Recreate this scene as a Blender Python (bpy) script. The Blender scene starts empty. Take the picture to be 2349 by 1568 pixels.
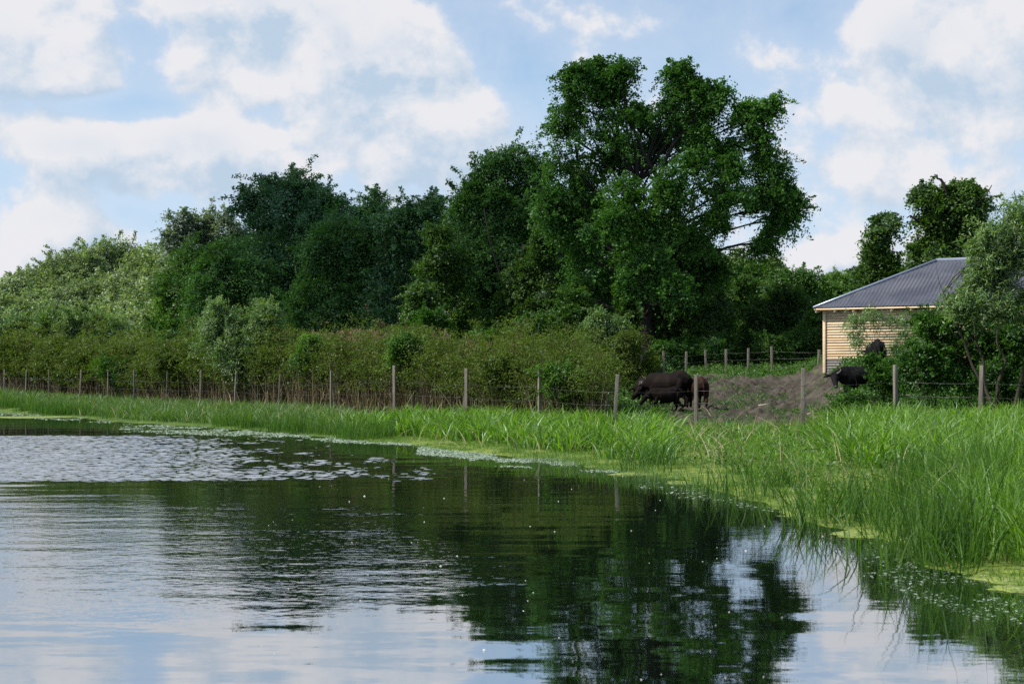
import bpy, bmesh, math, random
import numpy as np
from mathutils import Vector, Matrix

# ------------------------------------------------------------------ camera, sky, sun, exposure
scene = bpy.context.scene
C = scene.collection
R = math.radians
rng = np.random.default_rng(7)
random.seed(7)

CAM_Z, FOC, CX, HZ = 2.1, 3262.0, 1174.5, 845.0     # metres, and the photograph's lens in its own pixels
cam_data = bpy.data.cameras.new("camera")
cam = bpy.data.objects.new("camera", cam_data)
C.objects.link(cam)
cam.location = (0, 0, CAM_Z)
cam.rotation_euler = (R(90), 0, 0)
cam_data.sensor_width = 36.0
cam_data.lens = 50.0
cam_data.shift_y = 0.0258
cam_data.clip_start = 0.1
cam_data.clip_end = 8000
cam_data.dof.use_dof = True
cam_data.dof.focus_distance = 58.0
cam_data.dof.aperture_fstop = 3.5
scene.camera = cam

SUN_DIR = Vector((-0.70, -0.12, 0.70)).normalized()
SUN_EL = math.asin(SUN_DIR.z)
SUN_AZ = math.atan2(SUN_DIR.x, SUN_DIR.y)
sun_data = bpy.data.lights.new("sun", 'SUN')
sun_data.energy = 5.0
sun_data.angle = R(0.6)
sun_data.color = (1.0, 0.95, 0.86)
sun = bpy.data.objects.new("sun", sun_data)
C.objects.link(sun)
sun.rotation_euler = SUN_DIR.to_track_quat('Z', 'Y').to_euler()
sun.location = (-60, 20, 80)

scene.view_settings.view_transform = 'Standard'
scene.view_settings.look = 'None'
scene.view_settings.exposure = 0.42
scene.view_settings.gamma = 1.0
scene.render.engine = 'CYCLES'
cy = scene.cycles
cy.max_bounces = 6
cy.diffuse_bounces = 3
cy.glossy_bounces = 3
cy.transmission_bounces = 4
cy.transparent_max_bounces = 4
cy.caustics_reflective = False
cy.caustics_refractive = False
cy.sample_clamp_indirect = 6.0
cy.use_denoising = False


class NT:
    """small helper for node trees"""
    def __init__(self, tree):
        self.t = tree
    def n(self, kind, **kw):
        nd = self.t.nodes.new(kind)
        for k, v in kw.items():
            setattr(nd, k, v)
        return nd
    def put(self, sock, v):
        if isinstance(v, bpy.types.NodeSocket):
            self.t.links.new(v, sock)
        elif v is not None:
            sock.default_value = v
    def math(self, op, a, b=None, c=None, clamp=False):
        nd = self.n('ShaderNodeMath', operation=op, use_clamp=clamp)
        for i, v in enumerate((a, b, c)):
            if v is not None:
                self.put(nd.inputs[i], v)
        return nd.outputs[0]
    def vmath(self, op, a, b=None, c=None, out=0):
        nd = self.n('ShaderNodeVectorMath', operation=op)
        for i, v in enumerate((a, b, c)):
            if v is not None:
                self.put(nd.inputs[i], v)
        return nd.outputs[out]
    def smooth(self, v, a, b, lo=0.0, hi=1.0):
        nd = self.n('ShaderNodeMapRange', interpolation_type='SMOOTHSTEP')
        self.put(nd.inputs[0], v)
        self.put(nd.inputs[1], a); self.put(nd.inputs[2], b)
        self.put(nd.inputs[3], lo); self.put(nd.inputs[4], hi)
        return nd.outputs[0]
    def mixc(self, f, a, b, blend='MIX'):
        nd = self.n('ShaderNodeMix', data_type='RGBA', blend_type=blend)
        self.put(nd.inputs[0], f)
        self.put(nd.inputs[6], a if not isinstance(a, tuple) else (*a[:3], 1))
        self.put(nd.inputs[7], b if not isinstance(b, tuple) else (*b[:3], 1))
        return nd.outputs[2]
    def noise(self, vec, scale, detail=4.0, rough=0.55, dim='3D', distort=0.0):
        nd = self.n('ShaderNodeTexNoise', noise_dimensions=dim)
        self.put(nd.inputs['Vector'], vec)
        nd.inputs['Scale'].default_value = scale
        nd.inputs['Detail'].default_value = detail
        nd.inputs['Roughness'].default_value = rough
        nd.inputs['Distortion'].default_value = distort
        return nd


world = bpy.data.worlds.new("World")
scene.world = world
world.use_nodes = True
world.cycles.sampling_method = 'MANUAL'
world.cycles.sample_map_resolution = 512
SKY_STRENGTH = 0.078
CLOUD_NOISE, CLOUD_LO, CLOUD_HI = 2.6, .20, .66
CLOUD_SHADE, CLOUD_LIGHT = (4.9, 6.1, 7.5), (8.15, 8.1, 8.35)
SKY_TINT = (1.35, 1.35, 1.35)
CLOUDS = [  # azimuth/elevation of cloud masses, given through the photograph's pixels: x, y, radius x, radius y, weight
    (100, 60, 190, 120, .9), (150, 170, 170, 90, .8), (20, 200, 180, 60, .5),
    (390, 15, 90, 50, .7), (560, 20, 190, 90, .8), (600, 110, 190, 90, .6), (450, 150, 110, 60, .5), (520, 215, 170, 60, .75),
    (760, 60, 170, 100, .7), (900, 130, 150, 110, .95), (980, 230, 150, 110, .7), (800, 190, 190, 90, .7),
    (740, 270, 260, 60, .5), (1080, 310, 200, 100, .6), (820, 350, 200, 80, .6), (1000, 380, 200, 80, .55),
    (430, 330, 120, 62, 1.0), (270, 360, 150, 62, .75), (110, 345, 150, 60, .75), (560, 370, 120, 70, .7), (420, 410, 330, 60, .55),
    (80, 500, 150, 70, .7), (120, 560, 120, 70, .6), (260, 545, 80, 40, .5),
    (2140, 60, 210, 90, .9), (2250, 180, 230, 120, .8), (2080, 130, 140, 80, .5), (2200, 290, 260, 70, .6),
    (1760, 150, 110, 60, .55), (1900, 150, 70, 50, .4), (1990, 240, 120, 60, .5), (1800, 240, 160, 50, .4),
    (1960, 400, 190, 80, .75), (1900, 330, 160, 60, .35), (2220, 420, 200, 70, .45), (1950, 570, 200, 60, .5),
    (1450, 40, 90, 40, .35), (1230, 20, 160, 40, .3), (1680, 90, 150, 50, .3),
    (700, 455, 300, 50, .4), (1174, 700, 1800, 150, .5),
    (-300, -700, 1500, 600, .6), (1500, -700, 1500, 520, .55), (800, -1700, 2600, 900, .6),
    (300, 110, 80, 130, -.6), (250, 250, 230, 36, -.5), (1180, 150, 140, 120, -.5), (620, 285, 80, 30, -.4),
    (330, 480, 120, 30, -.3), (1870, 480, 90, 60, -.15), (1850, 60, 150, 60, -.3),
]


def build_world():
    W = NT(world.node_tree)
    W.t.nodes.clear()
    tc = W.n('ShaderNodeTexCoord')
    d = W.vmath('NORMALIZE', tc.outputs['Generated'])
    sep = W.n('ShaderNodeSeparateXYZ'); W.put(sep.inputs[0], d)
    az = W.math('ARCTAN2', sep.outputs[0], sep.outputs[1])
    el = W.math('ARCSINE', sep.outputs[2])
    comb = W.n('ShaderNodeCombineXYZ'); W.put(comb.inputs[0], az); W.put(comb.inputs[1], el)
    vs = W.vmath('MULTIPLY', d, (1.0, 1.0, 1.15))
    warp = W.noise(vs, 9.0, 2, .5)
    w2 = W.vmath('SUBTRACT', warp.outputs['Color'], (.5, .5, .5))
    ae = W.vmath('MULTIPLY_ADD', w2, (.06, .05, 0), comb.outputs[0])
    vec = W.vmath('MULTIPLY_ADD', w2, (.03, .03, .03), vs)
    def masses(p):
        tot = None
        for (u, v, ru, rv, w) in CLOUDS:
            tx, ty = (u - CX) / FOC, (HZ - v) / FOC
            a0 = math.atan(tx); e0 = math.atan(ty * math.cos(a0))
            iu, iv = FOC / (ru * 1.5), FOC / (rv * 1.5)
            q = W.vmath('MULTIPLY_ADD', p, (iu, iv, 0), (-a0 * iu, -e0 * iv, 0))
            L = W.math('SUBTRACT', 1.0, W.vmath('DOT_PRODUCT', q, q, out=1), clamp=True)
            L = W.math('MULTIPLY', L, L)
            tot = W.math('MULTIPLY', L, w) if tot is None else W.math('MULTIPLY_ADD', L, w, tot)
        return tot
    tot = masses(ae)
    above = masses(W.vmath('ADD', ae, (-.012, .017, 0)))
    f0 = W.noise(vec, 18.0, 8, .60).outputs[0]
    f1 = W.noise(W.vmath('ADD', vec, (-.010, 0, .024)), 18.0, 6, .58).outputs[0]
    d0 = W.math('MULTIPLY_ADD', W.math('SUBTRACT', f0, .5), CLOUD_NOISE, tot)
    mask = W.smooth(d0, CLOUD_LO, CLOUD_HI)
    lit = W.math('MULTIPLY_ADD', W.math('SUBTRACT', f0, f1), 3.6, .70)
    lit = W.math('MULTIPLY_ADD', W.math('SUBTRACT', tot, above), .8, lit, clamp=True)
    thick = W.math('MULTIPLY', W.smooth(tot, .7, 2.1), W.smooth(f1, .36, .64))
    lit = W.math('SUBTRACT', lit, W.math('MULTIPLY', thick, .62), clamp=True)
    cc = W.mixc(lit, CLOUD_SHADE, CLOUD_LIGHT)
    sky = W.n('ShaderNodeTexSky', sky_type='NISHITA')
    sky.sun_disc = False
    sky.sun_elevation = SUN_EL
    sky.sun_rotation = SUN_AZ
    sky.air_density = 1.0; sky.dust_density = .3; sky.ozone_density = 3.0
    blue = W.mixc(1.0, sky.outputs[0], SKY_TINT, 'MULTIPLY')
    veil = W.math('MULTIPLY', W.smooth(d0, -.85, .35), .34)
    blue = W.mixc(W.smooth(el, .30, .0, .35, .9), blue, (4.9, 6.8, 8.9))
    blue = W.mixc(veil, blue, (7.2, 7.7, 8.7))
    col = W.mixc(W.math('MULTIPLY', mask, .95), blue, cc)
    bg = W.n('ShaderNodeBackground')
    W.put(bg.inputs[0], col); bg.inputs[1].default_value = SKY_STRENGTH
    out = W.n('ShaderNodeOutputWorld')
    W.put(out.inputs[0], bg.outputs[0])


build_world()

# ------------------------------------------------------------------ helpers: placing, meshes, things


def PX(u, v, d):
    """point seen at pixel (u, v) of the photograph, d metres ahead"""
    return np.array([(u - CX) / FOC * d, d, CAM_Z - (v - HZ) / FOC * d])


def smoothstep(x, a, b):
    t = np.clip((np.asarray(x, float) - a) / (b - a), 0, 1)
    return t * t * (3 - 2 * t)


_tab = np.random.default_rng(3).random((256, 256))


def vnoise(x, y):
    xi, yi = np.floor(x).astype(int), np.floor(y).astype(int)
    fx, fy = x - xi, y - yi
    fx, fy = fx * fx * (3 - 2 * fx), fy * fy * (3 - 2 * fy)
    a = _tab[xi & 255, yi & 255]; b = _tab[(xi + 1) & 255, yi & 255]
    c = _tab[xi & 255, (yi + 1) & 255]; d = _tab[(xi + 1) & 255, (yi + 1) & 255]
    return (a * (1 - fx) + b * fx) * (1 - fy) + (c * (1 - fx) + d * fx) * fy


def fbm(x, y, o=4):
    s, amp, tot = 0, 1.0, 0
    for k in range(o):
        s = s + amp * vnoise(x * 2 ** k + 17 * k, y * 2 ** k + 31 * k)
        tot += amp; amp *= .5
    return s / tot


SHORE = np.array([(-400, 190), (-150, 130), (-60, 92), (-25.2, 70), (-14.9, 55.5), (-8.3, 47.3), (-4.8, 41.9), (-2.0, 38.0), (.27, 34.1),
                  (2.06, 29.8), (3.3, 26.5), (3.75, 24.3), (4.0, 21.6), (4.45, 20.2), (4.5, 18.6), (4.85, 17.6), (4.55, 16.2), (4.75, 15.0), (4.95, 13.6),
                  (5.3, 11), (6.6, 6), (9, 0), (14, -20), (60, -200)], float)


def shore_exact(x, y):
    """signed distance to the shoreline, positive on land"""
    x, y = np.asarray(x, float), np.asarray(y, float)
    best = np.full(x.shape, 1e9); sgn = np.ones(x.shape)
    for (ax, ay), (bx, by) in zip(SHORE[:-1], SHORE[1:]):
        ex, ey = bx - ax, by - ay
        t = np.clip(((x - ax) * ex + (y - ay) * ey) / (ex * ex + ey * ey), 0, 1)
        qx, qy = x - ax - t * ex, y - ay - t * ey
        dd = qx * qx + qy * qy
        cr = ex * qy - ey * qx
        m = dd < best - 1e-9
        best = np.where(m, dd, best)
        sgn = np.where(m, np.where(cr > 0, 1.0, -1.0), sgn)
    wob = (fbm(x * .9 + 5, y * .9, 3) - .5) * 1.1 + (fbm(x * .25, y * .25 + 9, 2) - .5) * .8
    return sgn * np.sqrt(best) + wob * smoothstep(np.abs(np.sqrt(best)), 6, 0)


GX0, GX1, GY0, GY1, GS = -46.0, 22.0, 9.0, 90.0, .12
_gx, _gy = np.meshgrid(np.arange(GX0, GX1, GS), np.arange(GY0, GY1, GS), indexing='ij')
_grid = shore_exact(_gx, _gy)


def shore_dist(x, y):
    x, y = np.asarray(x, float), np.asarray(y, float)
    ins = (x > GX0) & (x < GX1 - 2 * GS) & (y > GY0) & (y < GY1 - 2 * GS)
    fx = np.where(ins, (x - GX0) / GS, 0); fy = np.where(ins, (y - GY0) / GS, 0)
    i, j = fx.astype(int), fy.astype(int)
    fx, fy = fx - i, fy - j
    r = (_grid[i, j] * (1 - fx) + _grid[i + 1, j] * fx) * (1 - fy) + (_grid[i, j + 1] * (1 - fx) + _grid[i + 1, j + 1] * fx) * fy
    out = ~ins
    if out.any():
        r = np.array(r); r[out] = shore_exact(x[out], y[out])
    return r


def mud_mask(x, y):
    t = x / np.maximum(y, 1)
    n = (fbm(x * .35, y * .35, 4) - .5)
    m = smoothstep(t, .085, .105 ) * smoothstep(t + n * .05, .262, .235) * smoothstep(y + n * 7, 41.5, 43.5) * smoothstep(y + n * 9 + (t - .15) * 20, 70.0, 64.5)
    return m


def ground(x, y):
    x, y = np.asarray(x, float), np.asarray(y, float)
    s = shore_dist(x, y)
    base = np.where(s < 0, np.maximum(s * .14, -.8), np.interp(s, [0, .4, 1.8, 4, 8, 14, 60, 400], [0, .03, .07, .22, .36, .5, .7, 1.5]))
    t = x / np.maximum(y, 1)
    r = smoothstep(t, .19, .238)
    wr = smoothstep(t, .05, .15)
    y0, y1 = 49 - 9 * r, 68 - 10 * r
    hill = wr * (1.15 + .60 * r) * smoothstep(y, y0, y1) + (1 - wr) * .8 * smoothstep(y, 60, 95)
    hill = hill * smoothstep(y, 20, 40)
    return base + hill


def ground1(x, y):
    return float(ground(np.array([x]), np.array([y]))[0])


def new_mesh(name, verts, faces_list, mat, parent=None, tint=None, smooth=False, loc=None):
    """verts (N,3); faces_list: list of (M,k) index arrays; tint: per-vertex float"""
    me = bpy.data.meshes.new(name)
    verts = np.asarray(verts, np.float32)
    me.vertices.add(len(verts)); me.vertices.foreach_set('co', verts.ravel())
    faces_list = [np.asarray(f, np.int32) for f in faces_list if len(f)]
    nl = sum(f.size for f in faces_list); nf = sum(len(f) for f in faces_list)
    me.loops.add(nl); me.polygons.add(nf)
    me.loops.foreach_set('vertex_index', np.concatenate([f.ravel() for f in faces_list]))
    tot = np.concatenate([np.full(len(f), f.shape[1], np.int32) for f in faces_list])
    start = np.concatenate([[0], np.cumsum(tot)[:-1]]).astype(np.int32)
    me.polygons.foreach_set('loop_start', start)
    me.polygons.foreach_set('loop_total', tot)
    if smooth:
        me.polygons.foreach_set('use_smooth', np.ones(nf, bool))
    if tint is not None:
        a = me.attributes.new('tint', 'FLOAT', 'POINT')
        a.data.foreach_set('value', np.asarray(tint, np.float32))
    me.update(calc_edges=True)
    if mat is not None:
        me.materials.append(mat)
    o = bpy.data.objects.new(name, me)
    C.objects.link(o)
    if parent is not None:
        o.parent = parent
    if loc is not None:
        o.location = loc
    return o


def thing(name, label, cat, loc, group=None, rz=0.0):
    o = bpy.data.objects.new(name, None)
    o.empty_display_size = .3
    C.objects.link(o)
    o.location = [float(q) for q in loc]; o.rotation_euler = (0, 0, rz)
    return tag(o, label, cat, group)


def tag(o, label=None, cat=None, group=None, kind=None):
    if label: o['label'] = label
    if cat: o['category'] = cat
    if group: o['group'] = group
    if kind: o['kind'] = kind
    return o


class Tubes:
    """collects tapered tubes into one mesh"""
    def __init__(self):
        self.v, self.f, self.f3, self.n = [], [], [], 0
    def add(self, pts, rad, sides=6):
        pts = np.asarray(pts, float); rad = np.asarray(rad, float)
        k = len(pts)
        tang = np.gradient(pts, axis=0)
        tang /= np.linalg.norm(tang, axis=1)[:, None] + 1e-9
        ref = np.array([0.0, 0, 1]) if abs(tang[0][2]) < .8 else np.array([1.0, 0, 0])
        a = np.cross(tang, ref); a /= np.linalg.norm(a, axis=1)[:, None] + 1e-9
        b = np.cross(tang, a)
        th = np.arange(sides) * 2 * np.pi / sides
        ring = pts[:, None, :] + rad[:, None, None] * (np.cos(th)[None, :, None] * a[:, None, :] + np.sin(th)[None, :, None] * b[:, None, :])
        self.v.append(ring.reshape(-1, 3))
        i = np.arange(k - 1)[:, None] * sides; j = np.arange(sides)[None, :]; j2 = (j + 1) % sides
        q = np.stack([i + j, i + j2, i + sides + j2, i + sides + j], -1).reshape(-1, 4) + self.n
        self.f.append(q)
        cap = np.arange(sides)
        c0, c1 = self.n, self.n + (k - 1) * sides
        self.f3 += [[c0, c0 + m + 1, c0 + m] for m in range(1, sides - 1)]
        self.f3 += [[c1, c1 + m, c1 + m + 1] for m in range(1, sides - 1)]
        self.n += k * sides
    def build(self, name, mat, parent=None, smooth=True):
        return new_mesh(name, np.concatenate(self.v), [np.concatenate(self.f), np.array(self.f3)], mat, parent, smooth=smooth)


def bend(p0, p1, n=6, sag=0.0, wob=0.0, g=rng):
    p0, p1 = np.asarray(p0, float), np.asarray(p1, float)
    t = np.linspace(0, 1, n)[:, None]
    p = p0 * (1 - t) + p1 * t
    p[:, 2] += sag * np.sin(np.pi * t[:, 0])
    if wob:
        p[1:-1] += g.normal(0, wob, (n - 2, 3))
    return p


class Boxes:
    def __init__(self):
        self.v, self.f, self.n = [], [], 0
    def add(self, o, ax, ay, az):
        """box with corner-centre o and half-axis vectors"""
        o, ax, ay, az = (np.asarray(q, float) for q in (o, ax, ay, az))
        for sx in (-1, 1):
            for sy in (-1, 1):
                for sz in (-1, 1):
                    self.v.append(o + sx * ax + sy * ay + sz * az)
        n = self.n
        for q in ((0, 1, 3, 2), (4, 6, 7, 5), (0, 4, 5, 1), (2, 3, 7, 6), (0, 2, 6, 4), (1, 5, 7, 3)):
            self.f.append([n + k for k in q])
        self.n += 8
    def hexa(self, pts):
        """eight points: bottom loop 4, top loop 4"""
        n = self.n
        self.v += [np.asarray(p, float) for p in pts]
        for q in ((0, 3, 2, 1), (4, 5, 6, 7), (0, 1, 5, 4), (1, 2, 6, 5), (2, 3, 7, 6), (3, 0, 4, 7)):
            self.f.append([n + k for k in q])
        self.n += 8
    def build(self, name, mat, parent=None, bevel=0.0):
        o = new_mesh(name, np.array(self.v), [np.array(self.f)], mat, parent)
        if bevel:
            m = o.modifiers.new('bevel', 'BEVEL'); m.width = bevel; m.segments = 2
        return o


# ------------------------------------------------------------------ materials


def mat_new(name):
    m = bpy.data.materials.new(name)
    m.use_nodes = True
    m.node_tree.nodes.clear()
    return m, NT(m.node_tree)


def mat_out(N, s):
    o = N.n('ShaderNodeOutputMaterial')
    N.put(o.inputs[0], s)


def leaf_mat(name, lo, hi, trans=.4, gloss=.06, rough=.4, tcol=None):
    m, N = mat_new(name)
    at = N.n('ShaderNodeAttribute', attribute_name='tint')
    col = N.mixc(at.outputs['Fac'], lo, hi)
    tc = N.mixc(1.0, col, tcol or (1.15, 1.35, .45), 'MULTIPLY')
    df = N.n('ShaderNodeBsdfDiffuse'); N.put(df.inputs[0], col)
    tr = N.n('ShaderNodeBsdfTranslucent'); N.put(tr.inputs[0], tc)
    mx = N.n('ShaderNodeMixShader'); mx.inputs[0].default_value = trans
    N.put(mx.inputs[1], df.outputs[0]); N.put(mx.inputs[2], tr.outputs[0])
    gl = N.n('ShaderNodeBsdfGlossy'); gl.inputs['Roughness'].default_value = rough if rough < .38 else max(rough, .5)
    gl.inputs[0].default_value = (.8, .9, 1, 1)
    m2 = N.n('ShaderNodeMixShader'); m2.inputs[0].default_value = gloss * .35
    N.put(m2.inputs[1], mx.outputs[0]); N.put(m2.inputs[2], gl.outputs[0])
    mat_out(N, m2.outputs[0])
    return m


def rough_mat(name, c1, c2, scale=3.0, rough=.85, bump=.3, stretch=(1, 1, 1), spec=.3, metallic=0.0, bscale=None, coords='Object'):
    m, N = mat_new(name)
    tc = N.n('ShaderNodeTexCoord')
    v = N.vmath('MULTIPLY', tc.outputs[coords], stretch)
    n1 = N.noise(v, scale, 6, .6)
    f = N.smooth(n1.outputs[0], .3, .7)
    col = N.mixc(f, c1, c2)
    n2 = N.noise(v, bscale or scale * 4, 5, .6)
    col = N.mixc(N.smooth(n2.outputs[0], .35, .75, 0, .45), col, tuple(q * .5 for q in c1))
    b = N.n('ShaderNodeBump'); b.inputs['Strength'].default_value = bump; b.inputs['Distance'].default_value = .03
    N.put(b.inputs['Height'], n2.outputs[0])
    p = N.n('ShaderNodeBsdfPrincipled')
    N.put(p.inputs['Base Color'], col)
    p.inputs['Roughness'].default_value = rough
    p.inputs['Specular IOR Level'].default_value = spec
    p.inputs['Metallic'].default_value = metallic
    N.put(p.inputs['Normal'], b.outputs[0])
    mat_out(N, p.outputs[0])
    return m


M = {}
M['big_leaf'] = leaf_mat('big_leaf', (.030, .100, .020), (.125, .265, .046), .34, .05)
M['dark_leaf'] = leaf_mat('dark_leaf', (.030, .092, .030), (.120, .245, .055), .32, .06)
M['blue_leaf'] = leaf_mat('blue_leaf', (.032, .096, .046), (.112, .220, .084), .32, .07)
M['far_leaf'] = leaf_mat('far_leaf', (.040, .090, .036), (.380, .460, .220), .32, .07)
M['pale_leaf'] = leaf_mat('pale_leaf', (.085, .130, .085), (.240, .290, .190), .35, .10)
M['ivy_leaf'] = leaf_mat('ivy_leaf', (.024, .066, .012), (.105, .190, .030), .38, .07)
M['bush_leaf'] = leaf_mat('bush_leaf', (.030, .090, .016), (.120, .220, .038), .42, .06)
M['willow_leaf'] = leaf_mat('willow_leaf', (.062, .140, .034), (.250, .340, .140), .42, .10, .4)
M['thicket_leaf'] = leaf_mat('thicket_leaf', (.038, .074, .012), (.130, .172, .034), .40, .04)
M['elder_leaf'] = leaf_mat('elder_leaf', (.020, .075, .010), (.085, .185, .024), .42, .06)
M['grass'] = leaf_mat('grass', (.034, .120, .006), (.230, .390, .030), .45, .12, .42)
M['bank_grass'] = leaf_mat('bank_grass', (.040, .115, .014), (.180, .290, .045), .45, .06, .4)
M['reed'] = leaf_mat('reed', (.020, .075, .012), (.190, .300, .050), .42, .12, .42)
M['dark_reed'] = leaf_mat('dark_reed', (.012, .055, .006), (.110, .215, .026), .45, .05, .5)
M['straw'] = leaf_mat('straw', (.20, .16, .09), (.42, .36, .22), .2, .04)
M['stalk'] = leaf_mat('stalk', (.075, .052, .035), (.19, .145, .10), .08, .04)
M['seed'] = leaf_mat('seed', (.045, .022, .014), (.10, .055, .03), .15, .03)
M['plume'] = leaf_mat('plume', (.20, .15, .09), (.34, .27, .17), .4, .03, tcol=(1.1, 1, .8))
M['pondweed'] = leaf_mat('pondweed', (.16, .24, .12), (.42, .50, .40), .15, .40, .5)
M['fluff'] = leaf_mat('fluff', (.7, .7, .68), (.85, .85, .82), .3, .05, tcol=(1, 1, 1))
M['bark'] = rough_mat('bark', (.018, .015, .012), (.040, .033, .026), 2.0, .9, .6, (1, 1, .25))
M['twig'] = rough_mat('twig', (.025, .02, .014), (.055, .044, .03), 4.0, .9, .3)
M['post'] = rough_mat('post', (.125, .108, .088), (.23, .205, .17), 6.0, .85, .5, (3, 3, .3))
M['wire'] = rough_mat('wire', (.12, .12, .12), (.2, .19, .18), 5, .45, .1, metallic=.7)
M['deadwood'] = rough_mat('deadwood', (.38, .33, .26), (.55, .49, .40), 6, .8, .4)

# ------------------------------------------------------------------ the setting: ground and water


def build_ground():
    th = np.concatenate([np.linspace(-180, -34, 50)[:-1], np.linspace(-34, -24, 40)[:-1], np.linspace(-24, 24, 620), np.linspace(24, 34, 40)[1:], np.linspace(34, 180, 50)[1:-1]])
    th = np.radians(th)
    r = np.concatenate([np.geomspace(.3, 11, 30)[:-1], np.linspace(11, 40, 120)[:-1], np.linspace(40, 72, 190)[:-1], np.linspace(72, 130, 90)[:-1], np.geomspace(130, 900, 30)])
    T, Rr = np.meshgrid(th, r)
    X, Y = Rr * np.sin(T), Rr * np.cos(T)
    Z = ground(X, Y)
    md = mud_mask(X, Y)
    s = shore_dist(X, Y)
    clod = (fbm(X * 1.3, Y * 1.3, 4) - .5) * .26 + np.maximum(fbm(X * 3.1 + 3, Y * 3.1, 3) - .54, 0) * .75 + np.maximum(fbm(X * 1.7 + 43, Y * 1.7, 2) - .66, 0) * .7
    Z = Z + md * clod
    Z = Z + (s > .3) * (fbm(X * .8, Y * .8, 3) - .5) * .10 * smoothstep(s, .3, 3) * (1 - md)
    Z = Z + smoothstep(Rr, 160, 900) * 1.5
    nr, nt = X.shape
    V = np.stack([X, Y, Z], -1).reshape(-1, 3)
    i = np.arange(nr - 1)[:, None] * nt; j = np.arange(nt)[None, :]; j2 = (j + 1) % nt
    F = np.stack([i + j, i + j2, i + nt + j2, i + nt + j], -1).reshape(-1, 4)[:, ::-1]
    c = len(V); V = np.vstack([V, [[0, 0, Z[0].mean()]]])
    F3 = np.stack([np.full(nt, c), np.arange(nt), (np.arange(nt) + 1) % nt], -1)[:, ::-1]
    m, N = mat_new('ground')
    tc = N.n('ShaderNodeTexCoord')
    P = tc.outputs['Object']
    a = N.n('ShaderNodeAttribute', attribute_name='mud')
    al = N.n('ShaderNodeAttribute', attribute_name='algae')
    n1 = N.noise(P, 1.1, 8, .62); n2 = N.noise(P, 7.0, 6, .6); n3 = N.noise(P, 2.6, 5, .6)
    mud = N.mixc(N.smooth(n1.outputs[0], .35, .65), (.026, .021, .016), (.074, .062, .049))
    mud = N.mixc(N.smooth(n2.outputs[0], .5, .72, 0, .6), mud, (.092, .082, .069))
    soil = N.mixc(N.smooth(n1.outputs[0], .35, .65), (.026, .062, .010), (.070, .130, .020))
    soil = N.mixc(N.smooth(n2.outputs[0], .55, .7, 0, .5), soil, (.10, .08, .05))
    alg = N.mixc(N.smooth(n3.outputs[0], .3, .7), (.11, .17, .020), (.22, .27, .050))
    alg = N.mixc(N.smooth(n2.outputs[0], .46, .62, 0, .85), alg, (.06, .105, .018))
    n4 = N.noise(P, 26.0, 3, .6)
    alg = N.mixc(N.smooth(n4.outputs[0], .56, .66, 0, .8), alg, (.035, .055, .015))
    alg = N.mixc(N.smooth(N.noise(P, 4.3, 5, .7).outputs[0], .60, .68, 0, .7), alg, (.30, .30, .17))
    grassy = N.smooth(n3.outputs[0], .56, .68, 0, .6)
    mcol = N.mixc(N.math('MULTIPLY', a.outputs['Fac'], N.math('SUBTRACT', 1.0, grassy)), soil, mud)
    col = N.mixc(al.outputs['Fac'], mcol, alg)
    b = N.n('ShaderNodeBump'); b.inputs['Strength'].default_value = .8; b.inputs['Distance'].default_value = .08
    N.put(b.inputs['Height'], N.math('ADD', n2.outputs[0], n1.outputs[0]))
    p = N.n('ShaderNodeBsdfPrincipled'); N.put(p.inputs['Base Color'], col)
    p.inputs['Roughness'].default_value = .9; p.inputs['Specular IOR Level'].default_value = .2
    N.put(p.inputs['Normal'], b.outputs[0])
    mat_out(N, p.outputs[0])
    o = new_mesh('ground', V, [F, F3], m, smooth=True)
    wide = smoothstep(X, -8, 1)
    for nm, val in (('mud', md), ('algae', smoothstep(s, -.9, -.3) * smoothstep(s + (fbm(X * 1.1, Y * 1.1, 3) - .5) * 3.0, .9 + wide * 5.0, .1 + wide * 1.5) * (.35 + .65 * wide))):
        at = o.data.attributes.new(nm, 'FLOAT', 'POINT')
        at.data.foreach_set('value', np.append(val.ravel(), 0).astype(np.float32))
    tag(o, kind='structure')


build_ground()


def wave_amp(x, y):
    """wind patch (0..1) and middling ripples (0..1) on the water"""
    e = (fbm(x * .30 + 3, y * .16 + 7, 4) - .5)
    e2 = (fbm(x * 1.6 + 31, y * .9 + 17, 4) - .5)
    yy = y + e * 3.0
    edge = -2.6 - np.maximum(y - 26, -3) * .36
    patch = smoothstep(yy, 25.6, 27.0) * smoothstep(yy, 45.5, 44.0) * smoothstep(x - edge + e2 * 9.0, 2.5, -2.5)
    mid = smoothstep(y + e * 3, 11.0, 13.5) * smoothstep(y + e * 4, 25.0, 21.0) * smoothstep(x + e2 * 3 + (y - 14) * .12, 1.2, -1.5)
    return patch, mid


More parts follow.
